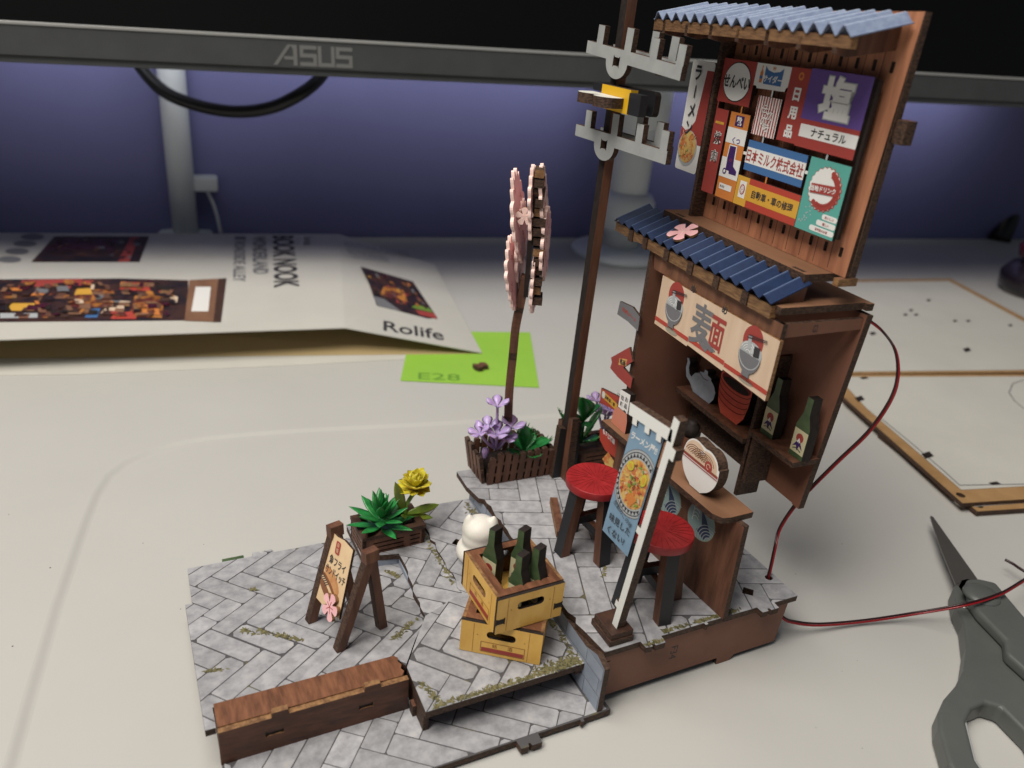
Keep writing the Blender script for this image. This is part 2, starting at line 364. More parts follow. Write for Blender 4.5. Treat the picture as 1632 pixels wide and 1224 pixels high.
# cable loop under the monitor
b = MB('power_cable'); pts = [depth_pt(x, y, d) for x, y, d in ((205, 70, 52), (225, 108, 52), (262, 146, 52), (315, 168, 52), (375, 178, 52), (430, 172, 52), (475, 152, 52), (508, 126, 53), (535, 85, 54))]
def smooth(pts, k=6):
    P = [pts[0]]+list(pts)+[pts[-1]]; out = []
    for i in range(1, len(P)-2):
        a, b_, c, d = map(Vector, P[i-1:i+3])
        for j in range(k):
            t_ = j/k; out.append(.5*((2*b_)+(c-a)*t_+(2*a-5*b_+4*c-d)*t_*t_+(-a+3*b_-3*c+d)*t_**3))
    out.append(Vector(P[-2])); return out
b.tube(smooth(pts), .42, cable, 10); b.make('black cable looping below the monitor bezel', 'cable')
# white posts behind the monitor
def wpost(bx, by, px, py, wpx, name, label, foot=None):
    base = at(bx, by, 0)
    t = thing(name, label, 'post', tuple(base))
    return t, base
P1 = at(297, 381, 0); dist = (P1-CAM).dot(CF); r1 = 21/FPX*dist
t = thing('white_post', 'slim white round post standing by the purple wall behind the cable loop', 'post', tuple(P1))
b = MB('shaft', t); b.lathe(P1, [(r1*.9, 0), (r1*.92, 6), (r1, 30)], post, 24); b.make()
b = MB('foot', t); b.lathe(P1, [(r1*2, 0), (r1*2, .25), (r1*1.9, .5), (r1*.9, .6)], post, 28); b.make()
P2 = at(985, 405, 0); dist = (P2-CAM).dot(CF); r2 = 30/FPX*dist
t = thing('white_post', 'thick white collared post standing on a round foot behind the utility pole', 'post', tuple(P2))
b = MB('shaft', t); b.lathe(P2, [(r2*1.0, 0), (r2*1.02, 9), (r2*1.04, 30)], post, 28); b.make()
b = MB('collar', t); b.lathe(P2, [(r2*1.05, 2.2), (r2*1.45, 2.6), (r2*1.5, 4.6), (r2*1.3, 5.2), (r2*1.05, 5.4)], post, 28)
b.make(); b = MB('collar', t); b.lathe(P2, [(r2*1.05, 10.5), (r2*1.5, 10.7), (r2*1.5, 14.5), (r2*1.05, 14.7)], post, 28); b.make()
b = MB('foot', t); b.lathe(P2, [(r2*2.5, 0), (r2*2.55, .3), (r2*2.4, .6), (r2*1.0, .9)], post, 36); b.make()
# plug on the wall
wf = Fr(wl+wn*.3, wd, (0, 0, 1)); pu = wf.pix(328, 288)
t = thing('wall_plug', 'small white plug on the purple wall with its thin cord', 'plug', tuple(wf.p(pu[0], pu[1])))
b = MB('plug_body', t); b.box((pu[0]-.85, pu[1]-.6, .0), (pu[0]+.85, pu[1]+.5, 1.2), post, wf); b.make(bevel=.15)
b = MB('cord', t); e = wf.pix(352, 366); b.tube(smooth([wf.p(pu[0], pu[1]-.5, .6), wf.p((pu[0]+e[0])/2+.1, (pu[1]+e[1])/2, .8), wf.p(e[0], e[1], 1.)]), .13, post, 6); b.make()
# dark leaning rod and glossy dark thing at right
A0, A1 = at(1592, 384, 0), depth_pt(1650, 250, 92)
b = MB('leaning_rod'); b.tube([A0, A1], 1.1, cable, 12); b.make('black rod leaning against the purple wall at the right edge', 'rod')
c0 = at(1650, 470, 0)
t = thing('glossy_trinket', 'dark wine-red glossy trinket on the desk at the right edge', 'trinket', tuple(c0))
b = MB('base', t); b.lathe(c0, [(2.6, 0), (3.1, .6), (3.2, 1.6), (2.6, 2.5), (1.2, 2.9)], wine, 24); b.make()
b = MB('top', t); b.lathe(c0+Vector((0, 0, 2.7)), [(1.3, 0), (2.3, .4), (2.5, 1.3), (1.9, 2.1), (.5, 2.4)], wine2, 24); b.make()

# ---------------------------------------------------------------- cardboard sleeve with printed pictures
t = thing('card_sleeve', 'large white printed card sleeve lying open-ended on the desk', 'box', tuple(at(300, 590, 0)))
KZ = 1.75
PK = at(550, 522, KZ); PF = at(0, 541, KZ); PC = at(768, 562, .12); BK = at(540, 373, 1.3); BL = at(0, 371, 1.3); BR = at(693, 422, .35)
PF = PK+(PF-PK)*1.5; BL = BK+(BL-BK)*1.5
nL = (PK-PF).cross(BK-PF).normalized(); nR = (PC-PK).cross(BR-PK).normalized()
b = MB('top_sheet', t)
th_ = Vector((0, 0, -.06))
for q in ((PF, PK, BK, BL), (PK, PC, BR, BK)):
    V = list(q)+[p+th_ for p in q]; b.add(V, [(0, 1, 2), (0, 2, 3), (6, 5, 4), (7, 6, 4), (4, 5, 1, 0), (5, 6, 2, 1), (6, 7, 3, 2), (7, 4, 0, 3)], paper)
b.make()
b = MB('bottom_sheet', t)
G0 = at(-260, 600, .03); G1 = at(0, 598, .03); G2 = at(110, 597, .03); G3 = at(450, 583, .03); G4 = at(768, 566, .03)
H1 = at(693, 424, .03); H2 = at(540, 380, .03); H0 = BL.copy(); H0.z = .03
V = [G0, G1, G2, G3, G4, H1, H2, H0]; b.add(V+[v-Vector((0, 0, .03)) for v in V], [tuple(range(8)), tuple(range(15, 7, -1))]+[(i+8, (i+1) % 8+8, (i+1) % 8, i) for i in range(8)], paper); b.make()
b = MB('side_wall', t)      # inner back wall seen through the mouth
dB = (room(0, 1)-room(0, 0))*1.9
V = [G0+dB, G4+dB*.1, PC+dB*.1+Vector((0, 0, -.05)), PK+(BK-PK)*.3+Vector((0, 0, -.12)), PF+(BL-PF)*.3+Vector((0, 0, -.12))]; V[0].z = V[1].z = .04; b.add(V, [(0, 1, 2, 3, 4)], paperin); b.make()
def slv(px, py, right, h=.02):
    o, n = (PK, nR) if right else (PF, nL); return atP(px, py, o, n)+n*h
def sprint(name, quads, lab=None):
    b = MB(name, t)
    for right, m, h, pts in quads:
        V = [slv(x, y, right, h) for x, y in pts]; k = len(V)
        b.add(V+[v-(nR if right else nL)*.004 for v in V], [tuple(range(k))]+[(i, (i+1) % k, (i+1) % k+k, i+k)[::-1] for i in range(k)], m)
    return b.make(lab, recalc=True)
sprint('printed_picture', [(0, photo_d, .02, [(-40, 446), (190, 444), (300, 447), (300, 511), (-40, 514)]), (0, photo_d, .022, [(50, 418), (222, 418), (238, 377), (87, 377)]),
    (0, redb, .026, [(188, 418), (206, 418), (222, 378), (208, 378)]), (0, wine2, .028, [(70, 399), (180, 398), (190, 382), (92, 382)]),
    (0, brownt, .03, [(294, 512), (352, 514), (361, 444), (302, 447)]), (0, woodd, .034, [(340, 514), (352, 514), (361, 444), (348, 445)]),
    (0, white, .036, [(305, 497), (332, 497), (336, 458), (312, 458)]), (0, redb, .026, [(28, 458), (130, 455), (132, 445), (36, 447)]),
    (0, photo_w, .026, [(112, 490), (176, 490), (182, 463), (122, 461)]), (0, photo_w, .026, [(205, 505), (258, 507), (262, 472), (215, 472)]),
    (0, yellow, .03, [(6, 496), (52, 496), (56, 484), (16, 484)]), (0, red, .032, [(176, 509), (218, 509), (210, 497), (182, 500)]), (0, blue, .032, [(135, 507), (155, 507), (160, 492), (140, 494)]),
    (0, cream, .032, [(160, 500), (198, 498), (198, 488), (175, 486)]), (0, red, .032, [(190, 462), (240, 465), (236, 452), (196, 450)]), (0, yellow, .03, [(118, 470), (148, 470), (144, 460), (124, 461)]),
    (0, lgrey, .032, [(0, 508), (60, 507), (60, 500), (0, 500)]), (0, orange, .034, [(225, 500), (255, 503), (252, 488), (228, 486)]), (0, cream, .034, [(268, 480), (282, 484), (284, 474), (272, 470)])])
sprint('printed_corner_picture', [(1, photo_d, .02, [(574, 425), (658, 449), (697, 507), (682, 508), (600, 487), (588, 452)]), (1, photo_w, .024, [(606, 470), (650, 482), (642, 462), (612, 455)]),
    (1, grey, .025, [(594, 472), (612, 477), (640, 497), (602, 488)]), (1, lgreen2, .026, [(655, 490), (690, 499), (684, 492), (664, 486)]), (1, redb, .027, [(668, 502), (697, 509), (692, 500), (662, 494)])])
def mosaic(name, right, quad, n, seed, cols):
    r = random.Random(seed); b = MB(name, t); A, B, C, D = [Vector(p) for p in quad]
    for i in range(n):
        u, v = r.random()*.92, r.random()*.86; du, dv = r.uniform(.015, .07), r.uniform(.04, .14)
        P = lambda a, c: (A*(1-a)+B*a)*(1-c)+(D*(1-a)+C*a)*c
        sk = r.uniform(-.02, .02); pts = [P(u, v), P(min(1, u+du), v+r.uniform(0, .03)), P(min(1, u+du+sk), min(1, v+dv)), P(max(0, u+sk), min(1, v+dv))]
        V = [slv(p.x, p.y, right, .04+i*.0004) for p in pts]; b.add(V, [(0, 1, 2, 3)], cols[r.randrange(len(cols))])
    return tag(b.make(), kind='stuff')
dk = [photo_d, photo_d, woodd, wine2, edged, wood]
mosaic('picture_detail', 0, [(4, 449), (298, 448), (296, 509), (-10, 511)], 170, 5, dk*2+[redb, orange, photo_w, brownt, brownt, grey, cream, photo_w, edgel, photo_w, wood, brownp])
mosaic('picture_detail', 0, [(90, 379), (232, 380), (216, 416), (56, 416)], 50, 6, dk+[woodd, grey, wood])
mosaic('picture_detail', 1, [(578, 428), (655, 450), (690, 500), (602, 484)], 60, 7, dk+[orange, redb, photo_w, yellow, brownt, grey])
b = MB('printed_badges', t)
for x, y in ((52, 378), (40, 389), (27, 401), (15, 414)):
    V = [slv(x+19*math.cos(a*math.pi/8), y+5*math.sin(a*math.pi/8), 0, .024) for a in range(16)]; b.add(V, [tuple(range(16))[::-1]], grey)
b.make(recalc=True)
def stxt(txt, p0, p1, pw, right, m, bold=.0):
    """text running from pixel p0 to p1 on the sheet, letter height towards pw"""
    a, c, d = slv(*p0, right), slv(*p1, right), slv(*pw, right); vs, fs = glyphs(txt, bold); b = MB('printed_lettering', t)
    x0 = min(v[0] for v in vs); x1 = max(v[0] for v in vs); y0 = min(v[1] for v in vs); y1 = max(v[1] for v in vs)
    b.add([a+(c-a)*((v[0]-x0)/(x1-x0))+(d-a)*((v[1]-y0)/(y1-y0)) for v in vs], fs, m); b.make(recalc=True)
stxt('BOOK NOOK', (434, 376), (436, 459), (468, 376), 0, ink, .03)
stxt('WONDERLAND', (402, 377), (403, 437), (424, 377), 0, grey, .03)
stxt('■ ROADSIDE ALLEY', (374, 377), (371, 449), (392, 377), 0, grey, .02)
stxt('Series', (484, 377), (484, 391), (498, 377), 0, grey)
stxt('ADDITIONAL FUN INSIDE', (550, 392), (655, 410), (546, 384), 1, grey)
stxt('BUILD YOUR OWN WORLD', (556, 404), (620, 416), (552, 396), 1, grey)
stxt('Rolife', (611, 527), (708, 543), (611, 511), 1, ink, .012)
# sticky note with pencilled number
nf = Fr(at(640, 607, .02), at(858, 618, .02)-at(640, 607, .02), at(650, 530, .02)-at(640, 607, .02))
t = thing('sticky_note', 'bright green sticky note lying half under the white card sleeve', 'note', tuple(nf.o))
b = MB('sheet', t); b.ply(nf, [nf.pix(*p) for p in ((638, 607), (859, 618), (845, 530), (655, 528))], .02, note, note, h0=.02); b.make()
b = MB('pencilled_number', t); p = nf.pix(700, 601); b.text(nf, 'E28', p[0], p[1], .8, pencil, .03, rot=.02, sx=1.4); b.make()
p = at(766, 588, .03); b = MB('wooden_piece'); bf = Fr(p, (1, .2, 0), (-.2, 1, 0))
b.ply(bf, [(-.35, -.3), (-.1, -.35), (0, -.15), (.3, -.3), (.38, .1), (.1, .3), (-.05, .12), (-.35, .3), (-.42, 0)], .25, wood, edge, h0=.28); b.make('tiny brown wooden piece lying on the green sticky note', 'wood piece')
# ---------------------------------------------------------------- parts sheets at right
def sheet(label, pix, z, th, inset, holes, slots, lines=()):
    pts = [at(*p, z) for p in pix]; t = thing('parts_board', label, 'board', tuple(pts[0]), group='cut-out boards stacked on the desk')
    f = Fr((0, 0, 0), (1, 0, 0), (0, 1, 0))
    hl = []
    for x, y, r in holes:
        c = at(x, y, z); hl.append([(c.x+r*math.cos(k*math.pi/6), c.y+r*math.sin(k*math.pi/6)) for k in range(12)])
    b = MB('ply_sheet', t); b.ply(f, [(p.x, p.y) for p in pts], th, mdf, edge, holes=hl, h0=z); b.make()
    ip = [at(*p, z) for p in inset]; b = MB('white_face', t); b.ply(f, [(p.x, p.y) for p in ip], .02, paper, edge, h0=z+.015); b.make()
    for x, y, w_, h_ in slots:
        b = MB('cut_slot', t); b.flat(f, [tuple(at(x+dx*w_, y+dy*h_, z)[:2]) for dx, dy in ((-1, -.3), (-.3, 1), (1, .3), (.3, -1))], edged, z+.03); b.make(recalc=True)
    for l in lines:
        b = MB('cut_line', t); b.line(f, [tuple(at(*p, z)[:2]) for p in l], .06, grey, z+.03); b.make(recalc=True)
    return t
sheet('bottom cut-out board, its corner showing below the upper one, right edge of picture', [(1400, 690), (1558, 815), (1700, 806), (1760, 640), (1420, 600)], .2, .2, [(1420, 690), (1552, 808), (1700, 797), (1750, 640), (1430, 610)], [(1560, 806, .18)], [])
sheet('upper cut-out board with a white face and tan border, nearer the scissors', [(1330, 620), (1534, 802), (1720, 790), (1720, 596), (1330, 597)], .42, .2,
      [(1345, 612), (1380, 650), (1532, 781), (1720, 770), (1720, 600), (1345, 601)], [(1531, 789, .2)],
      [(1370, 636, 8, 5), (1478, 726, 10, 6), (1585, 771, 10, 3), (1377, 603, 8, 2)], [[(1400, 664), (1450, 705), (1505, 752), (1529, 774)], [(1529, 774), (1700, 771)], [(1632, 652), (1617, 640), (1608, 626), (1614, 612), (1632, 606)]])
sheet('back cut-out board with dark edges lying against the purple wall side', [(1318, 596), (1720, 593), (1720, 548), (1632, 506), (1515, 444), (1330, 446)], .42, .2,
      [(1322, 593), (1720, 589), (1720, 552), (1630, 512), (1512, 448), (1334, 450)], [],
      [(1391, 532, 6, 3), (1541, 558, 7, 4), (1443, 502, 4, 2), (1452, 495, 4, 2), (1460, 502, 4, 2), (1522, 512, 4, 2), (1543, 512, 4, 2), (1480, 479, 4, 2), (1610, 519, 4, 2)])
# ---------------------------------------------------------------- scissors
sb = at(1560, 1000, 0); t = thing('scissors', 'grey handled scissors with a dark steel blade at the right edge', 'scissors', (sb.x, sb.y, -.1))
b = MB('blade', t)
b.ply(GROUND, [tuple(at(*p, .62)[:2]) for p in ((1483, 821), (1488, 824), (1562, 928), (1590, 975), (1560, 985), (1524, 930), (1500, 872))], .13, steel, steel, h0=.62)
b.ply(GROUND, [tuple(at(*p, .72)[:2]) for p in ((1483, 822), (1487, 824), (1530, 925), (1524, 930), (1500, 872))], .04, steel, steel, h0=.66); b.make(bevel=.02)
def handle(name, outer, hole, z, th, m, bev):
    b = MB(name, t); b.ply(GROUND, [tuple(at(*p, z)[:2]) for p in outer], th, m, m, holes=[[tuple(at(*p, z)[:2]) for p in h] for h in hole], h0=z); return b.make(bevel=bev)
lo = [(1519, 938), (1526, 925), (1545, 920), (1575, 926), (1604, 970), (1636, 1010), (1680, 1070), (1760, 1200), (1800, 1300), (1740, 1400), (1640, 1390), (1560, 1290), (1512, 1215), (1496, 1160), (1495, 1135), (1505, 1112), (1524, 1090), (1536, 1065), (1541, 1030), (1536, 990), (1524, 965)]
lh = [(1540, 1150), (1550, 1129), (1572, 1119), (1596, 1126), (1640, 1170), (1685, 1250), (1690, 1310), (1640, 1310), (1590, 1262), (1555, 1210)]
h1 = handle('handle', lo, [lh], .62, .68, scg, .12); h1.modifiers[0].segments = 5
lin = [(1528, 1140), (1538, 1108), (1562, 1096), (1592, 1101), (1622, 1122), (1660, 1165), (1700, 1235), (1710, 1300), (1660, 1330), (1596, 1288), (1556, 1232), (1534, 1176)]
b = MB('handle_lining', t); b.ply(GROUND, [tuple(at(*p, .5)[:2]) for p in lin], .52, scg2, scg2, holes=[[tuple(at(*p, .5)[:2]) for p in lh]], h0=.52); o = b.make(bevel=.1); 
hi_ = [(1540, 922), (1562, 921), (1588, 927), (1620, 965), (1660, 1012), (1760, 1130), (1720, 1160), (1640, 1072), (1604, 1040), (1602, 1018), (1560, 975), (1546, 955)]
h2 = handle('upper_handle', hi_, [], 1.05, .42, scg, .14); h2.modifiers[0].segments = 4
pv = at(1565, 948, 1.05); b = MB('pivot_cap', t); b.lathe((pv.x, pv.y, 1.0), [(.62, 0), (.58, .1), (.4, .17), (.05, .2)], scg, 24); b.make()
pv = at(1537, 966, .62); b = MB('screw', t); b.lathe((pv.x, pv.y, .56), [(.17, 0), (.15, .1), (.05, .12)], steel, 14); b.make()
# ================================================================ the miniature's paved base
def zA(x, y): return 1.22-.13*(y-3.2)
def zB(x, y): return 1.2-.2*(y-4.6)/5.4
def zC(x, y): return 1.2
def zU(x, y): return 2.0
base = thing('paved_base', 'stepped miniature base of grey printed paving in stained ply', 'model base', (5, 5, 0))
def slab(name, pts, zf, t, m, holes=(), parent=base, lab=None):
    b = MB(name, parent); b.ply(GROUND, pts, t, m, edge, back=wood, holes=holes, h0=0)
    for v in b.v: v.z += zf(v.x, v.y)
    return b, b.make(lab)
def jag(a, c, n, amp, seed):
    r = random.Random(seed); L = math.hypot(c[0]-a[0], c[1]-a[1]); nx, ny = -(c[1]-a[1])/L, (c[0]-a[0])/L; out = []
    for i in range(1, n):
        k = (i+r.uniform(-.3, .3))/n; d = r.uniform(-amp, amp); out.append((a[0]+(c[0]-a[0])*k+nx*d, a[1]+(c[1]-a[1])*k+ny*d))
    return out
oA = [(0, 2.4), (.25, 2.4), (.25, 3.15), (5.15, 3.15), (5.3, 2.75), (5.9, 3.7), (6.5, 4.5), (6.9, 7.2), (6.9, 10.1), (3.0, 10.13), (2.95, 10.35), (2.65, 10.35), (2.63, 10.24), (2.55, 10.24), (2.53, 10.36), (2.3, 10.38), (2.28, 10.14), (.2, 10.16), (.17, 8.06), (-.03, 8.06)]
oC = [(5.3, 1.1), (10.16, 1.12), (10.16, 9.9), (8.1, 9.95), (8.02, 9.0)] + jag((8.02, 9.0), (7.95, 5.1), 12, .07, 3) + [(7.95, 5.1), (7.25, 4.8), (6.5, 4.5), (5.95, 3.7), (5.33, 2.75)]
oB = [(6.5, 4.5), (7.25, 4.8), (7.98, 5.1)] + [(8.02, 7), (8.05, 9.9), (5.5, 9.95), (5.5, 7.95), (6.05, 7.9), (6.72, 7.75)] + jag((6.72, 7.75), (6.5, 4.5), 10, .06, 5)
oU = [(10.42, .62)] + [(11.35, .62), (11.35, .62)][:0] + [(11.62, .62), (11.64, .36), (11.85, .34), (11.87, .42), (11.95, .42), (11.97, .34), (12.3, .34), (12.33, .6), (13.9, .6), (13.9, .52), (14, .52), (14, .6),
      (15.95, .58), (15.97, .34), (16.2, .33), (16.22, .42), (16.3, .42), (16.32, .33), (16.62, .33), (16.64, .57), (17.62, .56), (17.6, 10.5), (9.93, 10.65), (9.9, 9.6), (10.03, 8.75), (10.2, 8.62)] + jag((10.2, 8.62), (10.28, 1.6), 26, .07, 9) + [(10.28, 1.6)]
sqC = [[(8.55, 7.55), (8.72, 7.35), (8.98, 7.55), (8.8, 7.76)]]
hole_sq = [(15.95, 1.28), (16.2, 1.05), (16.42, 1.27), (16.2, 1.5)]
hr = at(1225, 921, 2); hole_rd = [(hr.x+.13*math.cos(a*math.pi/5), hr.y+.13*math.sin(a*math.pi/5)) for a in range(10)]
_, pA = slab('lower_pavement', oA, zA, .2, grout, lab='lower pavement sloping at the left')
_, pB = slab('ramp_pavement', oB, zB, .22, grout)
_, pC = slab('middle_pavement', oC, zC, .22, grout, holes=sqC)
_, pU = slab('upper_pavement', oU, zU, .2, grout, holes=[hole_sq, hole_rd], lab='raised pavement that carries the noodle bar')
oP = [(.3, .17), (1.2, .17), (1.2, -.1), (1.7, -.1), (1.7, .17), (7.6, .16), (7.62, -.12), (7.85, -.13), (7.87, -.03), (7.93, -.03), (7.95, -.13), (8.25, -.13), (8.27, .16), (9.6, .15), (9.6, .06), (9.7, .06), (9.7, .15), (10.62, .15), (10.6, .68), (10.3, .62), (10.3, 9.5), (.3, 9.5)]
bP = MB('bottom_pavement', base); bP.ply(GROUND, oP, .2, grout, edge, h0=.2); pP = bP.make()
b = MB('support', base)
for x, y in ((1, 9), (9.5, 1), (3, 5), (9, 9), (16.5, 9.5), (12, 9.5), (15, 3)): b.box((x-.3, y-.3, -.1), (x+.3, y+.3, .0 if x < 10.3 else .25), wood)
tag(b.make(), kind='stuff')
# clip: plate outline against one convex stone
def clip(sub, cv):
    out = list(sub)
    for i in range(len(cv)):
        a, c = cv[i], cv[(i+1) % len(cv)]; inp = out; out = []
        if not inp: break
        side = lambda p: (c[0]-a[0])*(p[1]-a[1])-(c[1]-a[1])*(p[0]-a[0])
        for j in range(len(inp)):
            p, q = inp[j-1], inp[j]; sp_, sq_ = side(p), side(q)
            if (sp_ >= 0) != (sq_ >= 0):
                k = sp_/(sp_-sq_); out.append((p[0]+(q[0]-p[0])*k, p[1]+(q[1]-p[1])*k))
            if sq_ >= 0: out.append(q)
    return out
def parea(p): return .5*sum(p[i-1][0]*p[i][1]-p[i][0]*p[i-1][1] for i in range(len(p)))
def herring(outl, zf, rot, W, org, seed, mat, parent, gap=.030, fr=None, ph=.012, holes=(), moss=(), n=3, keep=None):
    r = random.Random(seed); c, q = math.cos(rot), math.sin(rot); cnt = 0
    fr = fr or GROUND
    R = int(24/W)
    for k in range(-R, R):
        for j in range(-R, R):
            for kind in (0, 1):
                x0, y0 = (k+n*j, k-n*j) if kind == 0 else (k+n*j, k+1-n*j)
                w_, h_ = (n, 1) if kind == 0 else (1, n)
                cx, cy = (x0+w_/2)*W, (y0+h_/2)*W; X, Y = org[0]+cx*c-cy*q, org[1]+cx*q+cy*c
                if not (-3 < X < 22 and -3 < Y < 14): continue
                g = gap*r.uniform(.7, 1.5)/2; ch = r.uniform(.015, .07)
                chs = [ch*r.uniform(.6, 1.6) for _ in range(4)]
                for mxx, myy, mr in moss:
                    if math.hypot(X-mxx, Y-myy) < mr: g *= 1.5; chs = [a+r.uniform(.02, .09) for a in chs]
                u0_, u1_, v0_, v1_ = x0*W+g, (x0+w_)*W-g, y0*W+g, (y0+h_)*W-g
                parts = [(u0_, v0_, u1_, v1_)]
                if r.random() < .12:
                    if w_ > h_: m_ = (u0_+u1_)/2; parts = [(u0_, v0_, m_-g, v1_), (m_+g, v0_, u1_, v1_)]
                    else: m_ = (v0_+v1_)/2; parts = [(u0_, v0_, u1_, m_-g), (u0_, m_+g, u1_, v1_)]
                for a0, b0, a1, b1 in parts:
                    C0, C1, C2, C3 = chs
                    pts = [(a0+C0, b0), (a1-C1, b0), (a1, b0+C1*.8), (a1, b1-C2), (a1-C2*.9, b1), (a0+C3, b1), (a0, b1-C3), (a0, b0+C0)]
                    P = [(org[0]+x*c-y*q, org[1]+x*q+y*c) for x, y in pts]
                    P = clip(outl, P)
                    if len(P) < 3: continue
                    Q = [P[0]]
                    for p in P[1:]:
                        if math.hypot(p[0]-Q[-1][0], p[1]-Q[-1][1]) > .012: Q.append(p)
                    if len(Q) > 3 and math.hypot(Q[0][0]-Q[-1][0], Q[0][1]-Q[-1][1]) < .012: Q.pop()
                    if len(Q) < 3 or abs(parea(Q)) < .02: continue
                    pcs = [Q]
                    cxx, cyy = sum(p[0] for p in Q)/len(Q), sum(p[1] for p in Q)/len(Q)
                    if keep and not keep(cxx, cyy): continue
                    for h in holes:      # leave the opening free: split the stone round it
                        hh_ = h if parea(h) > 0 else h[::-1]; nxt = []
                        for q_ in pcs:
                            if len(clip(q_, hh_)) < 3: nxt.append(q_); continue
                            rest = q_
                            for i in range(len(hh_)):
                                e0, e1 = Vector(hh_[i]), Vector(hh_[(i+1) % len(hh_)]); d_ = (e1-e0).normalized()*40; n_ = Vector((d_.y, -d_.x))
                                out_ = [tuple(e0-d_), tuple(e0-d_+n_), tuple(e0+d_+n_), tuple(e0+d_)]; inn = [tuple(e0-d_), tuple(e0+d_), tuple(e0+d_-n_), tuple(e0-d_-n_)]
                                o_ = clip(rest, out_) if parea(out_) > 0 else clip(rest, out_[::-1])
                                if len(o_) > 2 and abs(parea(o_)) > .003: nxt.append(o_)
                                rest = clip(rest, inn) if parea(inn) > 0 else clip(rest, inn[::-1])
                                if len(rest) < 3: break
                        pcs = nxt
                    b = MB('paving_stone', parent)
                    tt = ph+r.uniform(0, .004)
                    for q_ in pcs: b.ply(fr, q_, ph, mat, mat, h0=tt)
                    if not b.v: continue
                    if zf:
                        for v in b.v: v.z += zf(v.x, v.y)
                    b.make(); cnt += 1
    return cnt
def point_in(p, P):
    c = False
    for i in range(len(P)):
        a, d = P[i-1], P[i]
        if (a[1] > p[1]) != (d[1] > p[1]) and p[0] < (d[0]-a[0])*(p[1]-a[1])/(d[1]-a[1])+a[0]: c = not c
    return c
n1 = herring(oA, zA, math.radians(-51), .675, (1.27, 8.88), 1, stone, pA, moss=((2.3, 5.5, .9), (1.3, 5.6, .7), (5.6, 4.2, 1.2), (6.3, 6.8, 1.0), (.5, 4.4, .7), (3.6, 4.4, .6)))
n2 = herring(oB, zB, math.radians(-38), .62, (6.0, 8.2), 2, stone, pB, moss=((7.8, 7, .8), (6.7, 5, .5)))
n3 = herring(oC, zC, math.radians(-47), .66, (6.4, 3.0), 3, stone, pC, holes=sqC, moss=((7, 1.6, 1.2), (9.6, 1.8, 1.5), (6.4, 3, .8), (9.9, 4, .8), (9.8, 9, .6)))
n4 = herring(oU, zU, math.radians(-110), .74, (12.62, 9.28), 4, stone, pU, holes=[hole_sq, hole_rd], moss=((13, 1, 1.1), (12.2, 3.6, .7), (11, 4, .6), (14.9, 1, .8)))
n5 = herring([(.35, .2), (10.5, .2), (10.5, .6), (10.1, .6), (10.1, 3.2), (5.3, 3.2), (5.3, 2.2), (.35, 2.2)], lambda x, y: .2, math.radians(-38), .70, (3.2, .9), 5, stone, pP)
print('stones', n1, n2, n3, n4, n5)
# moss flecks: nobody could count them
b = MB('moss_flecks', base); r = random.Random(11)
def flecks(x0, y0, x1, y1, n, zf, sp=.1):
    for _ in range(n):
        k = r.random(); x, y = x0+(x1-x0)*k+r.gauss(0, sp), y0+(y1-y0)*k+abs(r.gauss(0, sp)); a = r.uniform(0, 6.3); L = r.uniform(.04, .11); w_ = L*.35
        z = zf(x, y)+.018+r.random()*.016
        V = [Vector((x+L*math.cos(a), y+L*math.sin(a), z)), Vector((x-w_*math.sin(a), y+w_*math.cos(a), z)), Vector((x-L*math.cos(a), y-L*math.sin(a), z)), Vector((x+w_*math.sin(a), y-w_*math.cos(a), z))]
        b.add(V, [(3, 2, 1, 0)], mossl if r.random() < .5 else mossm)
flecks(5.6, 1.14, 10.05, 1.16, 340, zC, .07); flecks(8.8, 1.2, 10.05, 1.25, 200, zC, .14); flecks(10.0, 1.3, 10.05, 4.6, 130, zC, .05)
flecks(5.75, 1.3, 5.5, 2.0, 40, zC, .05)
flecks(12.5, .66, 15.3, .66, 150, zU, .06); flecks(11.65, .42, 12.25, .42, 50, zU, .03)
flecks(1.75, 5.9, 2.9, 4.9, 90, zA, .05); flecks(1.4, 6.1, 1.75, 5.7, 30, zA, .05); flecks(5.3, 3.9, 6.3, 4.6, 70, zA, .07); flecks(6.5, 6.9, 6.2, 7.5, 50, zA, .05); flecks(.2, 4.6, .7, 4.5, 25, zA, .05); flecks(2.1, 8.0, 1.9, 8.1, 12, zA, .05)
flecks(7.85, 5.6, 7.9, 9.0, 110, zB, .05); flecks(9.9, 9.6, 10.1, 7.6, 70, zC, .08); flecks(12.1, 3.4, 12.6, 4.1, 25, zU, .04)
tag(b.make(), kind='stuff')
# walls of the base
FRX = lambda X: Fr((X, 0, 0), (0, -1, 0), (0, 0, 1))       # board facing -x: right is -y
FRY = lambda Y: Fr((0, Y, 0), (1, 0, 0), (0, 0, 1))        # board facing -y
b = MB('stone_panel', base); fp = FRX(10.18)
b.ply(fp, [(-9.9, .2), (-.2, .2), (-.2, 1.82), (-.62, 1.99), (-1.2, 1.78), (-9.9, 1.78)], .18, stoneb, edge, back=wood); sp_ = b.make()
for k, (a, c) in enumerate(((.2, .75), (.78, 1.3), (1.33, 1.8))):
    x = .22+(k % 2)*.5-.35
    while x < 9.8:
        L = 1.05+.3*random.random(); u0, u1 = max(x, .24), min(x+L, 9.85)
        if u1-u0 > .1:
            b = MB('panel_stone', sp_); b.ply(fp, [(-u1+.02, a+.02), (-u0, a+.02), (-u0, c if (k < 2 or u0 > 1.2) else c-.02), (-u1+.02, c)], .01, stoneb, grout, h0=.01); b.make()
        x += L+.02
b = MB('tenon', base); b.box((9.94, 1.2, .75), (10.15, 1.5, 1.1), wood, me=edge); b.make()
b = MB('front_wall', base); f = FRY(.66)
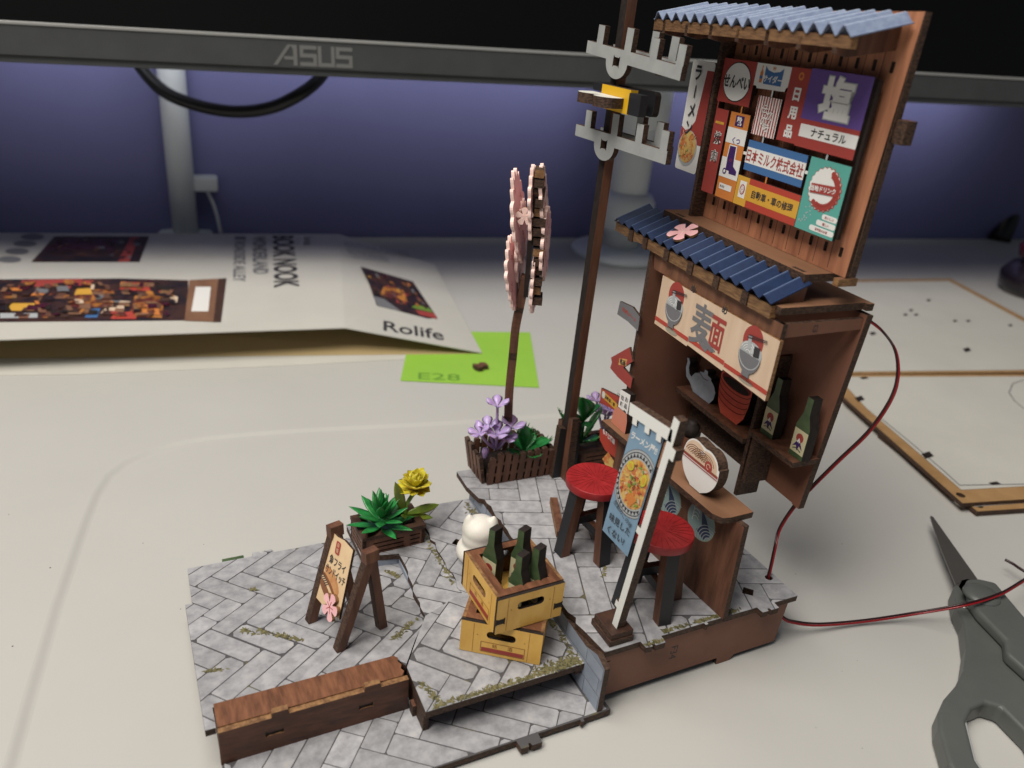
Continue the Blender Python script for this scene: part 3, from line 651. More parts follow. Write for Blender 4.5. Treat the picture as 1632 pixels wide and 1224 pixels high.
b.ply(f, [(10.38, .2), (11.0, .2), (14.9, .2), (14.93, -.08), (15.45, -.1), (15.6, .12), (17.3, .12), (17.42, 1.8), (10.38, 1.8)], .2, brownp, edge, holes=[[(10.42, 1.5), (10.7, 1.53), (10.7, 1.57), (10.42, 1.56)]]); fw_ = b.make()
b = MB('engraved_number', fw_); b.text(f, 'F34', 13.02, 1.08, .26, ink, .005, rot=-math.pi/2, bold=-.0); b.make()
b = MB('right_wall', base); b.box((17.2, .88, .2), (17.4, 10.2, 1.8), wood, me=edge); b.make()
b = MB('back_wall', base); b.box((10.4, 10.0, .2), (17.18, 10.2, 1.8), wood, me=edge); b.make()
# stair riser box
t = MB('riser_top', base); t.ply(GROUND, [(.28, 2.36), (5.06, 2.36), (5.16, 2.5), (5.1, 2.62), (5.17, 2.75), (5.1, 2.9), (5.15, 3.02), (5.05, 3.13), (.28, 3.13)], .18, woodh, edgel, h0=1.38); rt = t.make()
t = MB('riser_front', base); f = FRY(2.2)
slots = [butterfly(1.62, .8, .23, .09), butterfly(4.02, .8, .2, .09)]
t.ply(f, [(.28, .2), (5.2, .2), (5.2, 1.34), (4.62, 1.34), (4.6, 1.34), (4.42, 1.34), (4.4, 1.5), (3.98, 1.5), (3.96, 1.34), (2.0, 1.34), (1.98, 1.5), (1.58, 1.5), (1.56, 1.34), (.28, 1.34)], .16, M('riser_face', (.115, .045, .024), .5, (.055, .022, .014), 3, (.4, 1, 1.6), .2), edgel, holes=slots); rf_ = t.make()
for q_ in slots:
    t = MB('slot_tenon', rf_); t.ply(f, q_, .1, edged, edged, h0=-.035); t.make()
t = MB('riser_core', base); t.box((.3, 2.37, .2), (5.1, 3.05, 1.19), edged); t.make()
t = MB('side_board', base); t.box((5.35, 1.35, .2), (5.5, 2.75, .97), wood, me=edge); t.box((5.24, 1.9, .2), (5.34, 2.15, .6), wood, me=edge); t.make()
t = MB('ramp_wall', base)
for (x0, y0), (x1, y1) in (((6.72, 7.75), (6.54, 4.6)), ((5.52, 7.98), (6.7, 7.8))):
    V = [Vector((x0, y0, zA(x0, y0)-.1)), Vector((x1, y1, zA(x1, y1)-.1)), Vector((x1, y1, zB(x1, y1)-.2)), Vector((x0, y0, zB(x0, y0)-.2))]
    d = Vector((.12, .1, 0)); b0 = [v+d for v in V]; t.add(V+b0, [(0, 1, 2, 3), (7, 6, 5, 4), (4, 5, 1, 0), (5, 6, 2, 1), (6, 7, 3, 2), (7, 4, 0, 3)], stoneb)
t.make(recalc=True)
t = MB('green_tab', base); t.ply(GROUND, [(1.3, 10.1), (2.0, 10.1), (2.0, 10.3), (1.3, 10.3)], .08, bgreen, bgreen, h0=.33); t.make()
# ================================================================ things standing on the base
def local(fr_, P): return fr_.uv(P)
# ---- sandwich-board sign
fl = [at(495, 988, .95), at(540, 1036, 1.1), at(608, 998, 1.05)]
for p in fl: p.z = zA(p.x, p.y)+.02
FLp, FRp, BRp = fl
wv = FRp-FLp; BLp = FLp+(BRp-FRp)
t = thing('sandwich_board', 'cream sandwich-board sign in a dark brown A-frame with a pink blossom stuck on it', 'sign', tuple((FLp+BRp)/2))
def height_on(base, px, py):
    # point above base whose image row is py
    d = ray(px, py); k = ((base.x-CAM.x)*CF.x+(base.y-CAM.y)*CF.y)/(CF.x**2+CF.y**2)
    o = Vector((base.x, base.y, 0)); n = Vector((CF.x, CF.y, 0)); return atP(px, py, o, n)
apexR = (FRp+BRp)/2; apexL = (FLp+BLp)/2
hR = height_on(apexR, 590, 885).z; hL = height_on(apexL, 533, 842).z
aR = Vector((apexR.x, apexR.y, hR)); aL = Vector((apexL.x, apexL.y, hL))
aR = height_on(apexR, 590, 884); aL = height_on(apexL, 534, 843)
wn_ = wv.normalized()
for (A, F_, Bk) in ((aL, FLp, BLp), (aR, FRp, BRp)):
    for foot in (F_, Bk):
        b = MB('leg', t); b.beam(A-wn_*.0, foot, .26, .26, wood, edge, upv=wn_); b.make(bevel=.015)
    b = MB('hinge_block', t); b.beam(A-wn_*.14+Vector((0, 0, -.02)), A+wn_*.14+Vector((0, 0, -.02)), .42, .36, wood, wood); b.make(bevel=.02)
# panel in the plane of the two front legs
px_ = wn_; py_ = ((aL-FLp)+(aR-FRp)).normalized(); py_ = (py_-px_*py_.dot(px_)).normalized()
def board(parent, name, o, x, y, W0, W1, H0_, H1_, m, th=.1):
    f = Fr(o, x, y); b = MB(name, parent); return f, b
pf = Fr(FLp, px_, py_); fh = (aL-FLp).dot(py_); Wd_ = wv.length
if pf.n.dot(CAM-FLp) < 0: pf = Fr(FRp, -px_, py_)
pf = pf.sub(0, 0, .08)
c = [pf.pix(*p) for p in ((538, 852), (575, 880), (552, 990), (508, 957))]
b = MB('sign_panel', t); u0, u1 = min(q[0] for q in c)-.06, max(c[1][0], c[2][0])+.1; v1 = c[0][1]; v0 = (c[2][1]+c[3][1])/2
u0, u1 = .12, Wd_-.12
b.ply(pf, [(u0, v0), (u0+.5, v0-.05), (u1-.4, v0+.02), (u1, v0-.03), (u1, v1-.05), (u1-.5, v1+.03), (u0+.6, v1-.02), (u0, v1+.04)], .08, sand, edge, h0=.05); pn = b.make()
b = MB('sign_lettering', pn); um = (u0+u1)/2; H_ = v1-v0
b.flat(pf, rrect(um-.12, v1-.5*H_/2.1, um+.12, v1-.12, .05), redb, .06); b.text(pf, '自', um, v1-.22, .13, sand, .066); b.text(pf, '慢', um, v1-.38, .13, sand, .066)
b.text(pf, '魚フライ', um+.13, v1-.74, .28, ink, .06, sx=.80, bold=.02); b.text(pf, 'サンドイッチ', um+.13, v1-1.08, .27, ink, .06, sx=.62, bold=.02); b.make()
b = MB('sandwich_print', pn); bun = M('bun_print', (.42, .17, .06), .5, (.55, .28, .11), 3); bund = M('bun_dark_print', (.20, .075, .03), .5)
sf = pf.sub(um-.05, v0+.62, 0, -.5); b.disc(sf, -.05, .22, .5, .22, bun, .058); b.disc(sf, 0, -.02, .56, .13, bund, .062); b.disc(sf, .02, -.1, .55, .09, sand, .066); b.disc(sf, -.05, -.24, .5, .13, bund, .070)
for i in range(6): b.line(sf, [(-.5+i*.07, -.12-i*.01), (-.42+i*.07, .02)], .025, ink, .075)
b.make()
def blossom(f, u, v, r_, m, mc, parent=None, label=None, h=.1, rot=0, name='pink_blossom', th=.1):
    b = MB(name, parent); pts = []
    for k in range(5):
        a = rot+k*2*math.pi/5; nn = 9
        for i in range(nn):
            q = -1+2*i/(nn-1); rr = r_*(.42+.58*math.cos(q*1.18)**.55) if abs(q) < 1 else r_*.38
            aa = a+q*.56; pts.append((u+rr*math.cos(aa), v+rr*math.sin(aa)))
    b.ply(f, pts, th, m, edgel, h0=h)
    for k in range(5): a = rot+k*2*math.pi/5; b.line(f, [(u, v), (u+r_*.45*math.cos(a), v+r_*.45*math.sin(a))], .02, mc, h+.006)
    return b.make(label, 'blossom' if label else None)
p = pf.pix(534, 966); blossom(pf, p[0], p[1], .42, pink, redb, None, 'pink ply blossom stuck low on the sandwich-board sign', h=.18, rot=1.3)
# ---- slatted planter box with succulent and yellow flower
def bezier_leaf(b, base, d, L, W, m, upv=(0, 0, 1), curl=.25, th=.04, n=8, tip=1.0, cup=.25):
    """a fleshy leaf: base point, direction, length, width"""
    d = Vector(d).normalized(); s_ = d.cross(Vector(upv)); s_ = s_.normalized() if s_.length > 1e-3 else Vector((1, 0, 0)); nrm = s_.cross(d)
    V = []; F = []
    for i in range(n+1):
        k = i/n; wv_ = W*math.sin(math.pi*min(1, (k*.92+.08))**tip)**.8*.5 if i < n else .004
        c_ = Vector(base)+d*(L*k)+nrm*(curl*L*(k*k-.0))
        for sgn, hh in ((-1, cup*wv_), (-.5, 0), (0, -th*.6), (.5, 0), (1, cup*wv_), (.5, th*.9), (0, th*.7), (-.5, th*.9)):
            V.append(c_+s_*wv_*sgn+nrm*hh*(1 if i < n else .2))
    for i in range(n):
        for k in range(8): a = i*8+k; c2_ = i*8+(k+1) % 8; F.append((a, c2_, c2_+8, a+8))
    F.append(tuple(range(8))[::-1]); b.add(V, F, m, True)
def slat_box(name, label, o, ux, uy, L, D, H_, mode, group=None):
    f = Fr(o, ux, uy)             # f.n is up
    t = thing(name, label, 'planter', tuple(o), group=group)
    b = MB('soil', t); b.box((.08, .08, .02), (L-.08, D-.08, H_*.72), edged, f); b.make()
    if mode == 'h':
        for side, (a, c_) in {'front': ((0, 0), (L, 0)), 'right': ((L, 0), (L, D)), 'back': ((L, D), (0, D)), 'left': ((0, D), (0, 0))}.items():
            A_ = f.p(*a); C_ = f.p(*c_); g_ = Fr(A_, C_-A_, f.n); ll = (C_-A_).length
            sl = []
            for k in range(3):
                y = H_*(.20+.24*k)
                if ll > 2: sl += [rrect(.35, y, ll-.75, y+H_*.07, .02, 1), rrect(ll-.55, y, ll-.18, y+H_*.07, .02, 1)]
                else: sl += [rrect(.2, y, ll-.2, y+H_*.07, .02, 1)]
            b = MB('side_panel', t); b.ply(g_, rrect(0, 0, ll, H_, .02, 1), .12, wood, edge, holes=sl); b.make()
        for (x0, y0, x1, y1) in ((-.02, -.02, L+.02, .22), (-.02, D-.22, L+.02, D+.02), (-.02, .221, .24, D-.221), (L-.24, .221, L+.02, D-.221)):
            b = MB('rim', t); b.box((x0, y0, H_), (x1, y1, H_+.13), woodd, f, me=edge); b.make()
    return t, f
o = at(590, 889, 1.07); e1 = at(678, 868, 1.07); d1 = (e1-o); L = d1.length
yv = Vector((-d1.y, d1.x, 0)).normalized(); D_ = 1.35
t, f = slat_box('planter_box', 'brown slotted planter box with a dark green succulent and a yellow flower', Vector((o.x-.22, o.y+.1, 1.0)), d1, yv, L+.22, D_, .72, 'h')
b = MB('succulent', None); c = f.p(L*.42, D_*.45, .75); r = random.Random(4)
for ring, (n_, el, LL, ww) in enumerate(((8, .18, 1.55, .42), (8, .45, 1.45, .42), (7, .85, 1.25, .38), (5, 1.2, 1.1, .32), (3, 1.42, 1.0, .26))):
    for k in range(n_):
        a = 2*math.pi*k/n_+ring*.45+r.uniform(-.15, .15); e_ = el+r.uniform(-.1, .1)
        bezier_leaf(b, c+Vector((0, 0, ring*.16)), (math.cos(a)*math.cos(e_), math.sin(a)*math.cos(e_), math.sin(e_)), LL*.80*r.uniform(.85, 1.1), ww*.86, lgreen, curl=r.uniform(.02, .16), th=.05)
b.make('dark green rosette succulent with pointed plastic leaves in the slotted planter box', 'plant', recalc=True)
pl = thing('yellow_flower', 'yellow flower with lime leaves at the right end of the slotted planter box', 'flower', tuple(f.p(L*.85, D_*.5, .7)))
c0 = f.p(L*.86, D_*.5, .6); hd = atY(662, 775, c0.y); 
b = MB('stem', pl); b.tube(smooth([c0, c0+Vector((.05, 0, .7)), Vector((hd.x, hd.y, hd.z-.2))]), .075, lgreen2, 8); b.make()
for i, (tx, ty, ww) in enumerate(((628, 766, .36), (700, 803, .34), (645, 828, .34), (690, 825, .25))):
    b = MB('leaf', pl); q = atY(tx, ty, c0.y-.2); s0 = c0+Vector((0, 0, .35)); bezier_leaf(b, s0, q-s0, (q-s0).length, ww, lgreen2, curl=.04, tip=1.25, upv=(0, -1, .4)); b.make(recalc=True)
b = MB('bloom', pl); r = random.Random(8)
for ring, (n_, el, LL) in enumerate(((9, -.05, .50), (9, .35, .50), (8, .75, .46), (6, 1.15, .42))):
    for k in range(n_):
        a = 2*math.pi*k/n_+ring*.3; bezier_leaf(b, hd+Vector((0, 0, -.12+ring*.05)), (math.cos(a)*math.cos(el), math.sin(a)*math.cos(el), math.sin(el)), LL*1.35*r.uniform(.8, 1.15), .42, fyel, curl=r.uniform(.05, .3), th=.02, n=5, tip=1.7, cup=.5)
b.make(recalc=True)
# ---- white cat figurine (seen from behind)
cb = at(762, 888, 1.22); cc = Vector((cb.x, cb.y, 1.22))
def ico(b, c_, r_, m, sub=2, sc3=(1, 1, 1)):
    bm = bmesh.new(); bmesh.ops.create_icosphere(bm, subdivisions=sub, radius=1)
    b.add([Vector((v.co.x*r_*sc3[0], v.co.y*r_*sc3[1], v.co.z*r_*sc3[2]))+Vector(c_) for v in bm.verts], [tuple(v.index for v in f_.verts) for f_ in bm.faces], m, True); bm.free()
top = atY(757, 842, cc.y); lat = Vector((CR.x, CR.y, 0)).normalized(); vw = Vector((CF.x, CF.y, 0)).normalized()
b = MB('cat_figurine', None); hz = top.z-.15
ico(b, cc+Vector((0, 0, .30)), .78, catw, 3, (1.0, 1.0, .62)); ico(b, cc+Vector((0, 0, hz*.5)), .60, catw, 3, (1, 1, .8)); ico(b, cc+Vector((0, 0, hz-1.45)), .62, catw, 3, (1, .95, .85))
ico(b, cc+lat*.45-vw*.45+Vector((0, 0, .12)), .30, catw, 2)
for sgn in (-1, 1):
    e0 = cc+lat*.34*sgn+Vector((0, 0, hz-1.2)); b.lathe(e0, [(.30, 0), (.24, .25), (.14, .5), (.04, .62)], catw, 14, ax=lat*.12*sgn+Vector((0, 0, 1)))
o_ = b.make('white cat figurine sitting behind the crates with its back turned', 'figurine')
rm = o_.modifiers.new('fuse', 'REMESH'); rm.mode = 'VOXEL'; rm.voxel_size = .05; rm.use_smooth_shade = True
sm = o_.modifiers.new('smooth', 'SMOOTH'); sm.iterations = 8; sm.factor = .6
# ---- bottles (flat cut-outs) and crates
def bottle_pts(h, w_): return [(-w_/2, 0), (w_/2, 0), (w_/2, h*.52), (w_*.22, h*.74), (w_*.2, h), (-w_*.2, h), (-w_*.22, h*.74), (-w_/2, h*.52)]
def make_bottle(h, w_, th, label_txt, loc, rz, group=None):
    """flat wooden bottle, face towards local -x"""
    root = thing('sake_bottle', label_txt, 'bottle', (0, 0, 0), 0, group)
    f = Fr((-th/2, 0, 0), (0, -1, 0), (0, 0, 1))
    b = MB('bottle_body', root); b.ply(f, bottle_pts(h, w_), th, bgreen, edged, back=wood); b.make()
    b = MB('paper_label', root); b.rect(f, -w_/2+.01, h*.08, w_/2-.01, h*.46, label, .006)
    b.disc(f, 0, h*.33, w_*.26, w_*.26, redb, .011, 18); b.flat(f, [(-w_*.36, h*.16), (-w_*.12, h*.27), (0, h*.31), (w_*.12, h*.27), (w_*.36, h*.16), (w_*.1, h*.21), (0, h*.12), (-w_*.12, h*.2)], violetd, .016)
    b.flat(f, [(-w_*.12, h*.27), (0, h*.33), (w_*.12, h*.27), (w_*.05, h*.25), (0, h*.28), (-w_*.05, h*.25)], white, .021)
    b.line(f, [(-w_*.3, h*.13), (-w_*.1, h*.16), (w_*.1, h*.15), (w_*.3, h*.13)], .02, ink, .022); b.make()
    root.location = loc; root.rotation_euler.z = rz; return root
def make_crate(label_txt, o, dx, H_, L, D, panelmark):
    """o: near corner; front face runs along dx (length L); depth D to the left of dx"""
    f = Fr(o, dx, (-dx[1], dx[0], 0)); t = thing('beer_crate', label_txt, 'crate', tuple(o), group='yellow wooden bottle crates')
    sides = {'front': ((0, 0), (L, 0)), 'left': ((0, D), (0, 0)), 'right': ((L, 0), (L, D)), 'back': ((L, D), (0, D))}
    for nm, (a, c_) in sides.items():
        A_, C_ = f.p(*a), f.p(*c_); g_ = Fr(A_, C_-A_, f.n); ll = (C_-A_).length
        h_ = [rrect(ll/2-.42, H_*.56, ll/2+.42, H_*.78, .11)]
        b = MB('side_panel', t)
        if nm in ('front', 'back') : b.ply(g_, [(0, 0), (ll, 0), (ll, H_), (0, H_)], .1, crate, edged, back=wood, holes=h_)
        else: b.ply(g_, [(.1, 0), (ll-.1, 0), (ll-.1, H_+.05), (.1, H_+.05)], .1, crate, edgel, back=wood, holes=h_)
        s_ = b.make()
        b = MB('side_print', s_)
        if nm in panelmark:
            b.line(g_, [(ll*.26, H_*.10), (ll*.80, H_*.10), (ll*.80, H_*.42), (ll*.26, H_*.42), (ll*.26, H_*.10)], .02, cratel, .006)
            b.rect(g_, ll*.27, H_*.12, ll*.79, H_*.24, redb, .008); b.text(g_, '銘', ll*.43, H_*.33, .14, cratel, .008); b.text(g_, '酒', ll*.62, H_*.33, .14, cratel, .008)
        for u_ in (.16, .84): b.line(g_, [(ll*u_, H_*.03), (ll*u_, H_*.97)], .012, cratel, .006); b.text(g_, '×', ll*(u_+(.05 if u_ < .5 else -.05)), H_*.62, .05, cratel, .006)
        if nm not in panelmark:
            for u_ in (0.0, ll-.28): b.flat(g_, butterfly(u_+.14, H_*.35, .14, .12), edged, .008)
        b.make()
    for nm, (x0, y0, x1, y1) in {'f': (.1, .1, L-.1, .34), 'b': (.1, D-.34, L-.1, D-.1), 'l': (.1, .341, .34, D-.341), 'r': (L-.34, .341, L-.1, D-.341)}.items():
        b = MB('inner_rim', t); b.box((x0, y0, H_-.02 if nm in 'fb' else H_-.01), (x1, y1, H_+.04), woodh, f, me=edge); b.make()
    b = MB('crate_floor', t); b.box((.1, .1, .02), (L-.1, D-.1, .12), crate, f, me=edge); b.make()
    return t, f
o1 = Vector((6.95, 2.86, 1.23)); e1 = Vector((8.87, 1.49, 1.23)); d1 = (e1-o1)
make_crate('lower yellow crate, empty and set askew beneath the crate of bottles', o1, d1.normalized(), 1.12, d1.length, 2.0, ('front', 'left'))
o2 = Vector((7.55, 1.92, 2.42)); d2 = Vector((math.cos(.03), math.sin(.03), 0))
tc_, cf_ = make_crate('upper yellow crate holding four green bottles', o2, d2, 1.2, 2.12, 2.3, ('left',))
def crate_bottle(px, py, topz, lab):
    p = at(px, py, topz); make_bottle(1.98, .54, .34, lab, (p.x, p.y, topz-1.98), .42)
tz = 4.66
crate_bottle(791, 841, tz, 'green bottle at the back left of the upper crate, next to the white cat')
crate_bottle(837, 842, tz, 'green bottle in the far right corner of the upper crate, tallest in view')
crate_bottle(834, 882, tz-.12, 'green bottle nearest the handle slot in the upper crate, middle front')
crate_bottle(861, 871, tz-.05, 'green bottle nearest the flag stand in the upper crate')
# ---- bar stools
def make_stool(label_txt):
    t = thing('bar_stool', label_txt, 'stool', (0, 0, 0), group='red bar stools at the noodle bar')
    b = MB('seat', t); b.lathe((0, 0, 2.72), [(.02, -.26), (.94, -.26), (.96, -.255), (.965, -.24), (.965, -.02), (.96, -.005), (.95, 0), (.945, 0), (.02, 0)], seatred, 48)
    b.make(); s_ = b
    b = MB('seat_cord', bpy.data.objects[[o.name for o in t.children][0]] if t.children else t)
    g_ = Fr((0, 0, 2.722), (1, 0, 0), (0, 1, 0)); r = random.Random(3)
    for k in range(26):
        a = k*2*math.pi/26+r.uniform(-.05, .05); r0 = r.uniform(.1, .5); b.line(g_, [(r0*math.cos(a), r0*math.sin(a)), (.93*math.cos(a+.04), .93*math.sin(a+.04))], .012, seatln, .004)
    b.make(recalc=True)
    for k in range(4):
        a = math.pi/4+k*math.pi/2; q = Vector((math.cos(a), math.sin(a), 0)); 
        b = MB('leg', t); b.beam(q*.64+Vector((0, 0, 2.46)), q*.95, .34, .42, wood, blackp, upv=q.cross(Vector((0, 0, 1)))); b.make()
    for k in range(2):
        a = math.pi/4+k*math.pi/2; q = Vector((math.cos(a), math.sin(a), 0))
        b = MB('stretcher', t); b.beam(-q*.82+Vector((0, 0, .95-.0+.32*k)), q*.82+Vector((0, 0, .95+.32*k)), .22, .30, wood, blackp); b.make()
    return t
s1 = make_stool('red round stool farther back, beside the fenced planter and black pole foot'); s1.location = (12.32, 5.0, 2.015); s1.rotation_euler.z = .85
s2 = copy_tree(s1); s2['label'] = 'red round stool half hidden behind the white flag post'; s2.location = (12.78, 2.02, 2.015); s2.rotation_euler.z = .68
# ---- loose wooden peg on the paving
p0, p1 = at(882, 797, 2.15), at(893, 852, 2.15)
b = MB('wooden_peg'); b.beam(p0, p1, .26, .26, wood, edgel); b.make('small brown wooden peg lying on the paving in front of the fenced planter', 'peg', bevel=.02)
# ================================================================ the noodle bar (its own axes: -x faces the street, right = -y)
SA = 0.53873-0.48565                                        # the bar sits slightly turned on its base
SO = Vector((17.4, 1.3, 0))
cS, sS = math.cos(SA), math.sin(SA)
def toS(P): d = P-SO; return Vector((d.x*cS+d.y*sS, -d.x*sS+d.y*cS, P.z))
# yaw convention: shop axis x' = rotated by -SA seen from the base axes
SX = Vector((cS, -sS, 0)); SY = Vector((sS, cS, 0))
def sP(x, y, z): return SO+SX*x+SY*y+Vector((0, 0, z))
def sfr(x, y=0, z=0): return Fr(sP(x, y, z), -SY, (0, 0, 1))       # faces the street; u = -y', v = z
SB = Fr(SO, SX, SY)                                                # plan frame
shop = thing('noodle_bar', 'tall brown noodle bar front with sign boards, blue roofs and a printed curtain', 'shop', tuple(sP(-1.4, 3, 2)))
def sbox(name, lo, hi, m, me=None, parent=shop, lab=None):
    b = MB(name, parent); b.box(lo, hi, m, SB, me); return b.make(lab)
# back wall, leaning a touch
b = MB('back_wall', shop); f = Fr(sP(0, 0, 4.9), -SY+Vector((0, 0, 0)), Vector((0, 0, 1))-SY*.055)
b.ply(f, [(-6.12, -2.9), (-5.4, -2.9), (-5.4, .05), (-.3, .04), (-.3, 0), (0, 0), (.02, 6.55), (-6.55, 6.55)], .22, brownp, edge, back=brownp); b.make()
b = MB('left_wall', shop); f = Fr(sP(-2.8, 6.05, 0), SX, (0, 0, 1))
b.ply(f, [(0, 2.02), (2.78, 2.02), (2.78, 11.4), (0, 11.4)], .2, brownp, edge, back=wood); b.make()
# top box: floor board with lip, lintel over the curtain
b = MB('top_board', shop); b.ply(Fr(sP(0, 0, 11.55), -SY, -SX), [(-6.25, -.22), (.30, -.22), (.30, 0), (.18, .02), (.18, 2.85), (-6.2, 2.85)], .2, brownt, edge); b.make()
b = MB('lintel', shop); b.ply(sfr(-2.8), [(-5.85, 10.86), (.33, 10.94), (.33, 11.34), (-5.95, 11.34)], .15, M('lintel_wood', (.22, .10, .055), .55, (.13, .055, .03), 4, (1, 1, .1), .15), edge); b.make()
b = MB('side_rail', shop); b.ply(Fr(sP(-2.8, -.3, 0), SX, (0, 0, 1)), [(0.02, 10.95), (2.8, 11.02), (2.8, 11.34), (0.02, 11.34)], .14, brownp, edge)
rr_ = b.make(); b = MB('engraved_number', rr_); b.text(Fr(sP(-2.8, -.3, 0), SX, (0, 0, 1)), 'E3', 1.15, 11.16, .16, ink, .005, rot=math.pi/2); b.make()
# curtain
b = MB('noren_curtain', shop); cf = sfr(-2.8)
U = lambda y: -y
b.ply(cf, [(U(5.2), 9.22), (U(3.32), 9.2), (U(3.3), 9.26), (U(1.5), 9.2), (U(1.48), 9.26), (U(-.42), 9.19), (U(-.42), 10.93), (U(5.2), 10.86)], .12, cream, edgel, h0=.06); cur = b.make()
cf6 = sfr(-2.8)
b = MB('curtain_stripe', cur)
for a, c_, dz in ((5.2, 3.31, 0), (3.29, 1.49, .03), (1.47, -.42, 0)): b.rect(cf, U(a), 9.36+dz, U(c_), 9.49+dz, red, .07)
b.make()
def ramen(parent, u, v, k):
    b = MB('ramen_bowl_print', parent); f = cf
    b.disc(f, u-.02*k, v+.36*k, .42*k, .46*k, redb, .068); b.disc(f, u, v+.05*k, .46*k, .30*k, lgrey, .074)
    for i in range(4): b.arc(f, u-.12*k, v-.02*k, (.10+.07*i)*k, .3, 2.8, .02*k, white, .08)
    b.flat(f, [(u-.16*k, v+.1*k), (u-.22*k, v+.5*k), (u-.08*k, v+.52*k), (u-.02*k, v+.12*k)], lgrey, .084)
    b.flat(f, [(u+.12*k, v-.02*k), (u+.1*k, v+.28*k), (u+.34*k, v+.30*k), (u+.36*k, v+.02*k)], ink, .084)
    b.disc(f, u+.1*k, v-.1*k, .12*k, .09*k, white, .088, 14); b.disc(f, u+.1*k, v-.1*k, .05*k, .05*k, redb, .092, 10)
    b.flat(f, arcpts(u, v-.02*k, .47*k, math.pi, 2*math.pi, 14, .55*k), grey, .096)
    b.arc(f, u, v-.02*k, .44*k, math.pi, 2*math.pi, .03*k, lgrey, .1, rv=.42*k); b.rect(f, u-.16*k, v-.68*k, u+.16*k, v-.52*k, grey, .1)
    b.disc(f, u+.05*k, v-.80*k, .34*k, .09*k, M('soft_shadow_print', (.33, .30, .23), .6), .07, 18)
    b.line(f, [(u-.25*k, v+.42*k), (u+.55*k, v+.56*k)], .025*k, ink, .1); b.line(f, [(u-.22*k, v+.50*k), (u+.55*k, v+.60*k)], .025*k, ink, .1)
    b.make()
ramen(cur, U(4.28), 10.12, .98); ramen(cur, U(.52), 10.16, .98)
b = MB('curtain_lettering', cur); b.text(cf, '麦', U(2.80), 10.08, 1.34, grey, .075, bold=.018, sx=.74); b.text(cf, '面', U(2.06), 10.12, 1.0, redb, .075, bold=.02, sx=.62)
b.flat(cf, [(U(2.9), 9.75), (U(2.15), 9.5), (U(1.95), 9.62), (U(2.2), 9.68), (U(2.7), 9.9)], grey, .079); b.make()
b = MB('engraved_mark', cur)
for y, z in ((3.55, 11.0), (1.95, 10.92)): b.text(cf, 'め', U(y), z-.02, .24, ink, .165 if False else .066, bold=.03)
for y, z in ((3.55, 11.0), (1.95, 10.92)): b.text(sfr(-2.8), 'め', U(y), z+.02, .26, edgel, .008, bold=.03)
b.make()
# shelves, divider
sbox('shelf', (-1.0, 1.98, 6.25), (-.0, 5.84, 6.42), wood, edge, lab='long shelf carrying the kettle and the red cups')
sbox('shelf', (-1.0, -.22, 6.68), (-.0, 1.82, 6.85), wood, edge, lab='short shelf carrying two green bottles')
sbox('divider', (-.85, 1.83, 4.35), (-.0, 1.97, 9.3), wood, edge)
sbox('shelf_bracket', (-.9, 1.55, 5.0), (-.02, 1.70, 6.67), wood, edge)
sbox('kick_board', (-.22, 1.99, 4.95), (-.01, 5.8, 6.2), brownp, edge)
# roofs of corrugated paper
def corr_roof(name, x0, z0, x1, z1, y0, y1, n, amp, parent, m=tileb, mc=crease):
    b = MB(name, parent); d = Vector((x1-x0, 0, z1-z0)); L = d.length; nx = Vector((-(z1-z0)/L, 0, (x1-x0)/L))
    if nx.z < 0: nx = -nx
    r = random.Random(n); prof = []
    for i in range(n+1):
        y = y0+(y1-y0)*i/n; w_ = (y1-y0)/n; a_ = amp*r.uniform(.88, 1.1); j = r.uniform(-.02, .02)
        prof += [(y-.06*w_, .01), (y+.06*w_, .01)]
        if i < n: prof += [(y+(.40+j)*w_, a_*.93), (y+(.47+j)*w_, a_), (y+(.53+j)*w_, a_), (y+(.60+j)*w_, a_*.93)]
    rows = ((x0, z0), (x1, z1)); N = len(prof)-1; V = []
    for off in (0, -.03):
        for xx, zz in rows:
            for y, h in prof: V.append(sP(xx+nx.x*(h+off), y, zz+nx.z*(h+off)))
    k = N+1
    F = []; C_ = []
    for i in range(N):
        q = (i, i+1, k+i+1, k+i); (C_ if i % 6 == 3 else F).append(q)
        F += [(2*k+i+1, 2*k+i, 3*k+i, 3*k+i+1), (i+1, i, 2*k+i, 2*k+i+1), (k+i, k+i+1, 3*k+i+1, 3*k+i)]
    F += [(0, k, 3*k, 2*k), (k-1, 2*k-1+0, 4*k-1, 3*k-1)]
    b.add(V, F, m)
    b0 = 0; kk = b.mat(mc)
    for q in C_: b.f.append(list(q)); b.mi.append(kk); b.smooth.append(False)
    return b.make(recalc=True)
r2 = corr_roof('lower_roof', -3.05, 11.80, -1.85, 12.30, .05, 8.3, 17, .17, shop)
b = MB('eave_board', shop); f = sfr(-2.98)
b.ply(f, [(U(8.3), 11.48), (U(6.9), 11.45), (U(6.85), 11.49), (U(6.3), 11.49), (U(6.28), 11.44), (U(.3), 11.38), (U(.05), 11.38), (U(.05), 11.73), (U(8.3), 11.78)], .2, M('eave_ply', (.25, .14, .06), .6, (.11, .055, .028), 6, (1, .5, 3), .3), edgel); b.make()
for y in (7.2, 6.3, 5.0, 3.7, 2.4, 1.1): sbox('rafter_end', (-3.03, y-.13, 11.40), (-2.97, y+.13, 11.77), wood, edge)
for y in (.18, 7.5):
    b = MB('roof_end_board', shop); g_ = Fr(sP(0, y, 0), SX, (0, 0, 1)); b.ply(g_, [(-2.95, 11.45), (-1.9, 11.55), (-1.85, 12.2), (-2.95, 11.73)], .12, wood, edge, h0=.05); b.make()
sbox('roof_post', (-2.0, .3, 11.56), (-1.72, .62, 12.3), wood, edge)
sbox('roof_post', (-2.0, 6.6, 11.56), (-1.72, 6.9, 12.3), wood, edge)
b = MB('ledge', shop); b.box((-2.05, .12, 12.30), (-.72, 6.95, 12.52), brownt, SB, edge); lg = b.make()
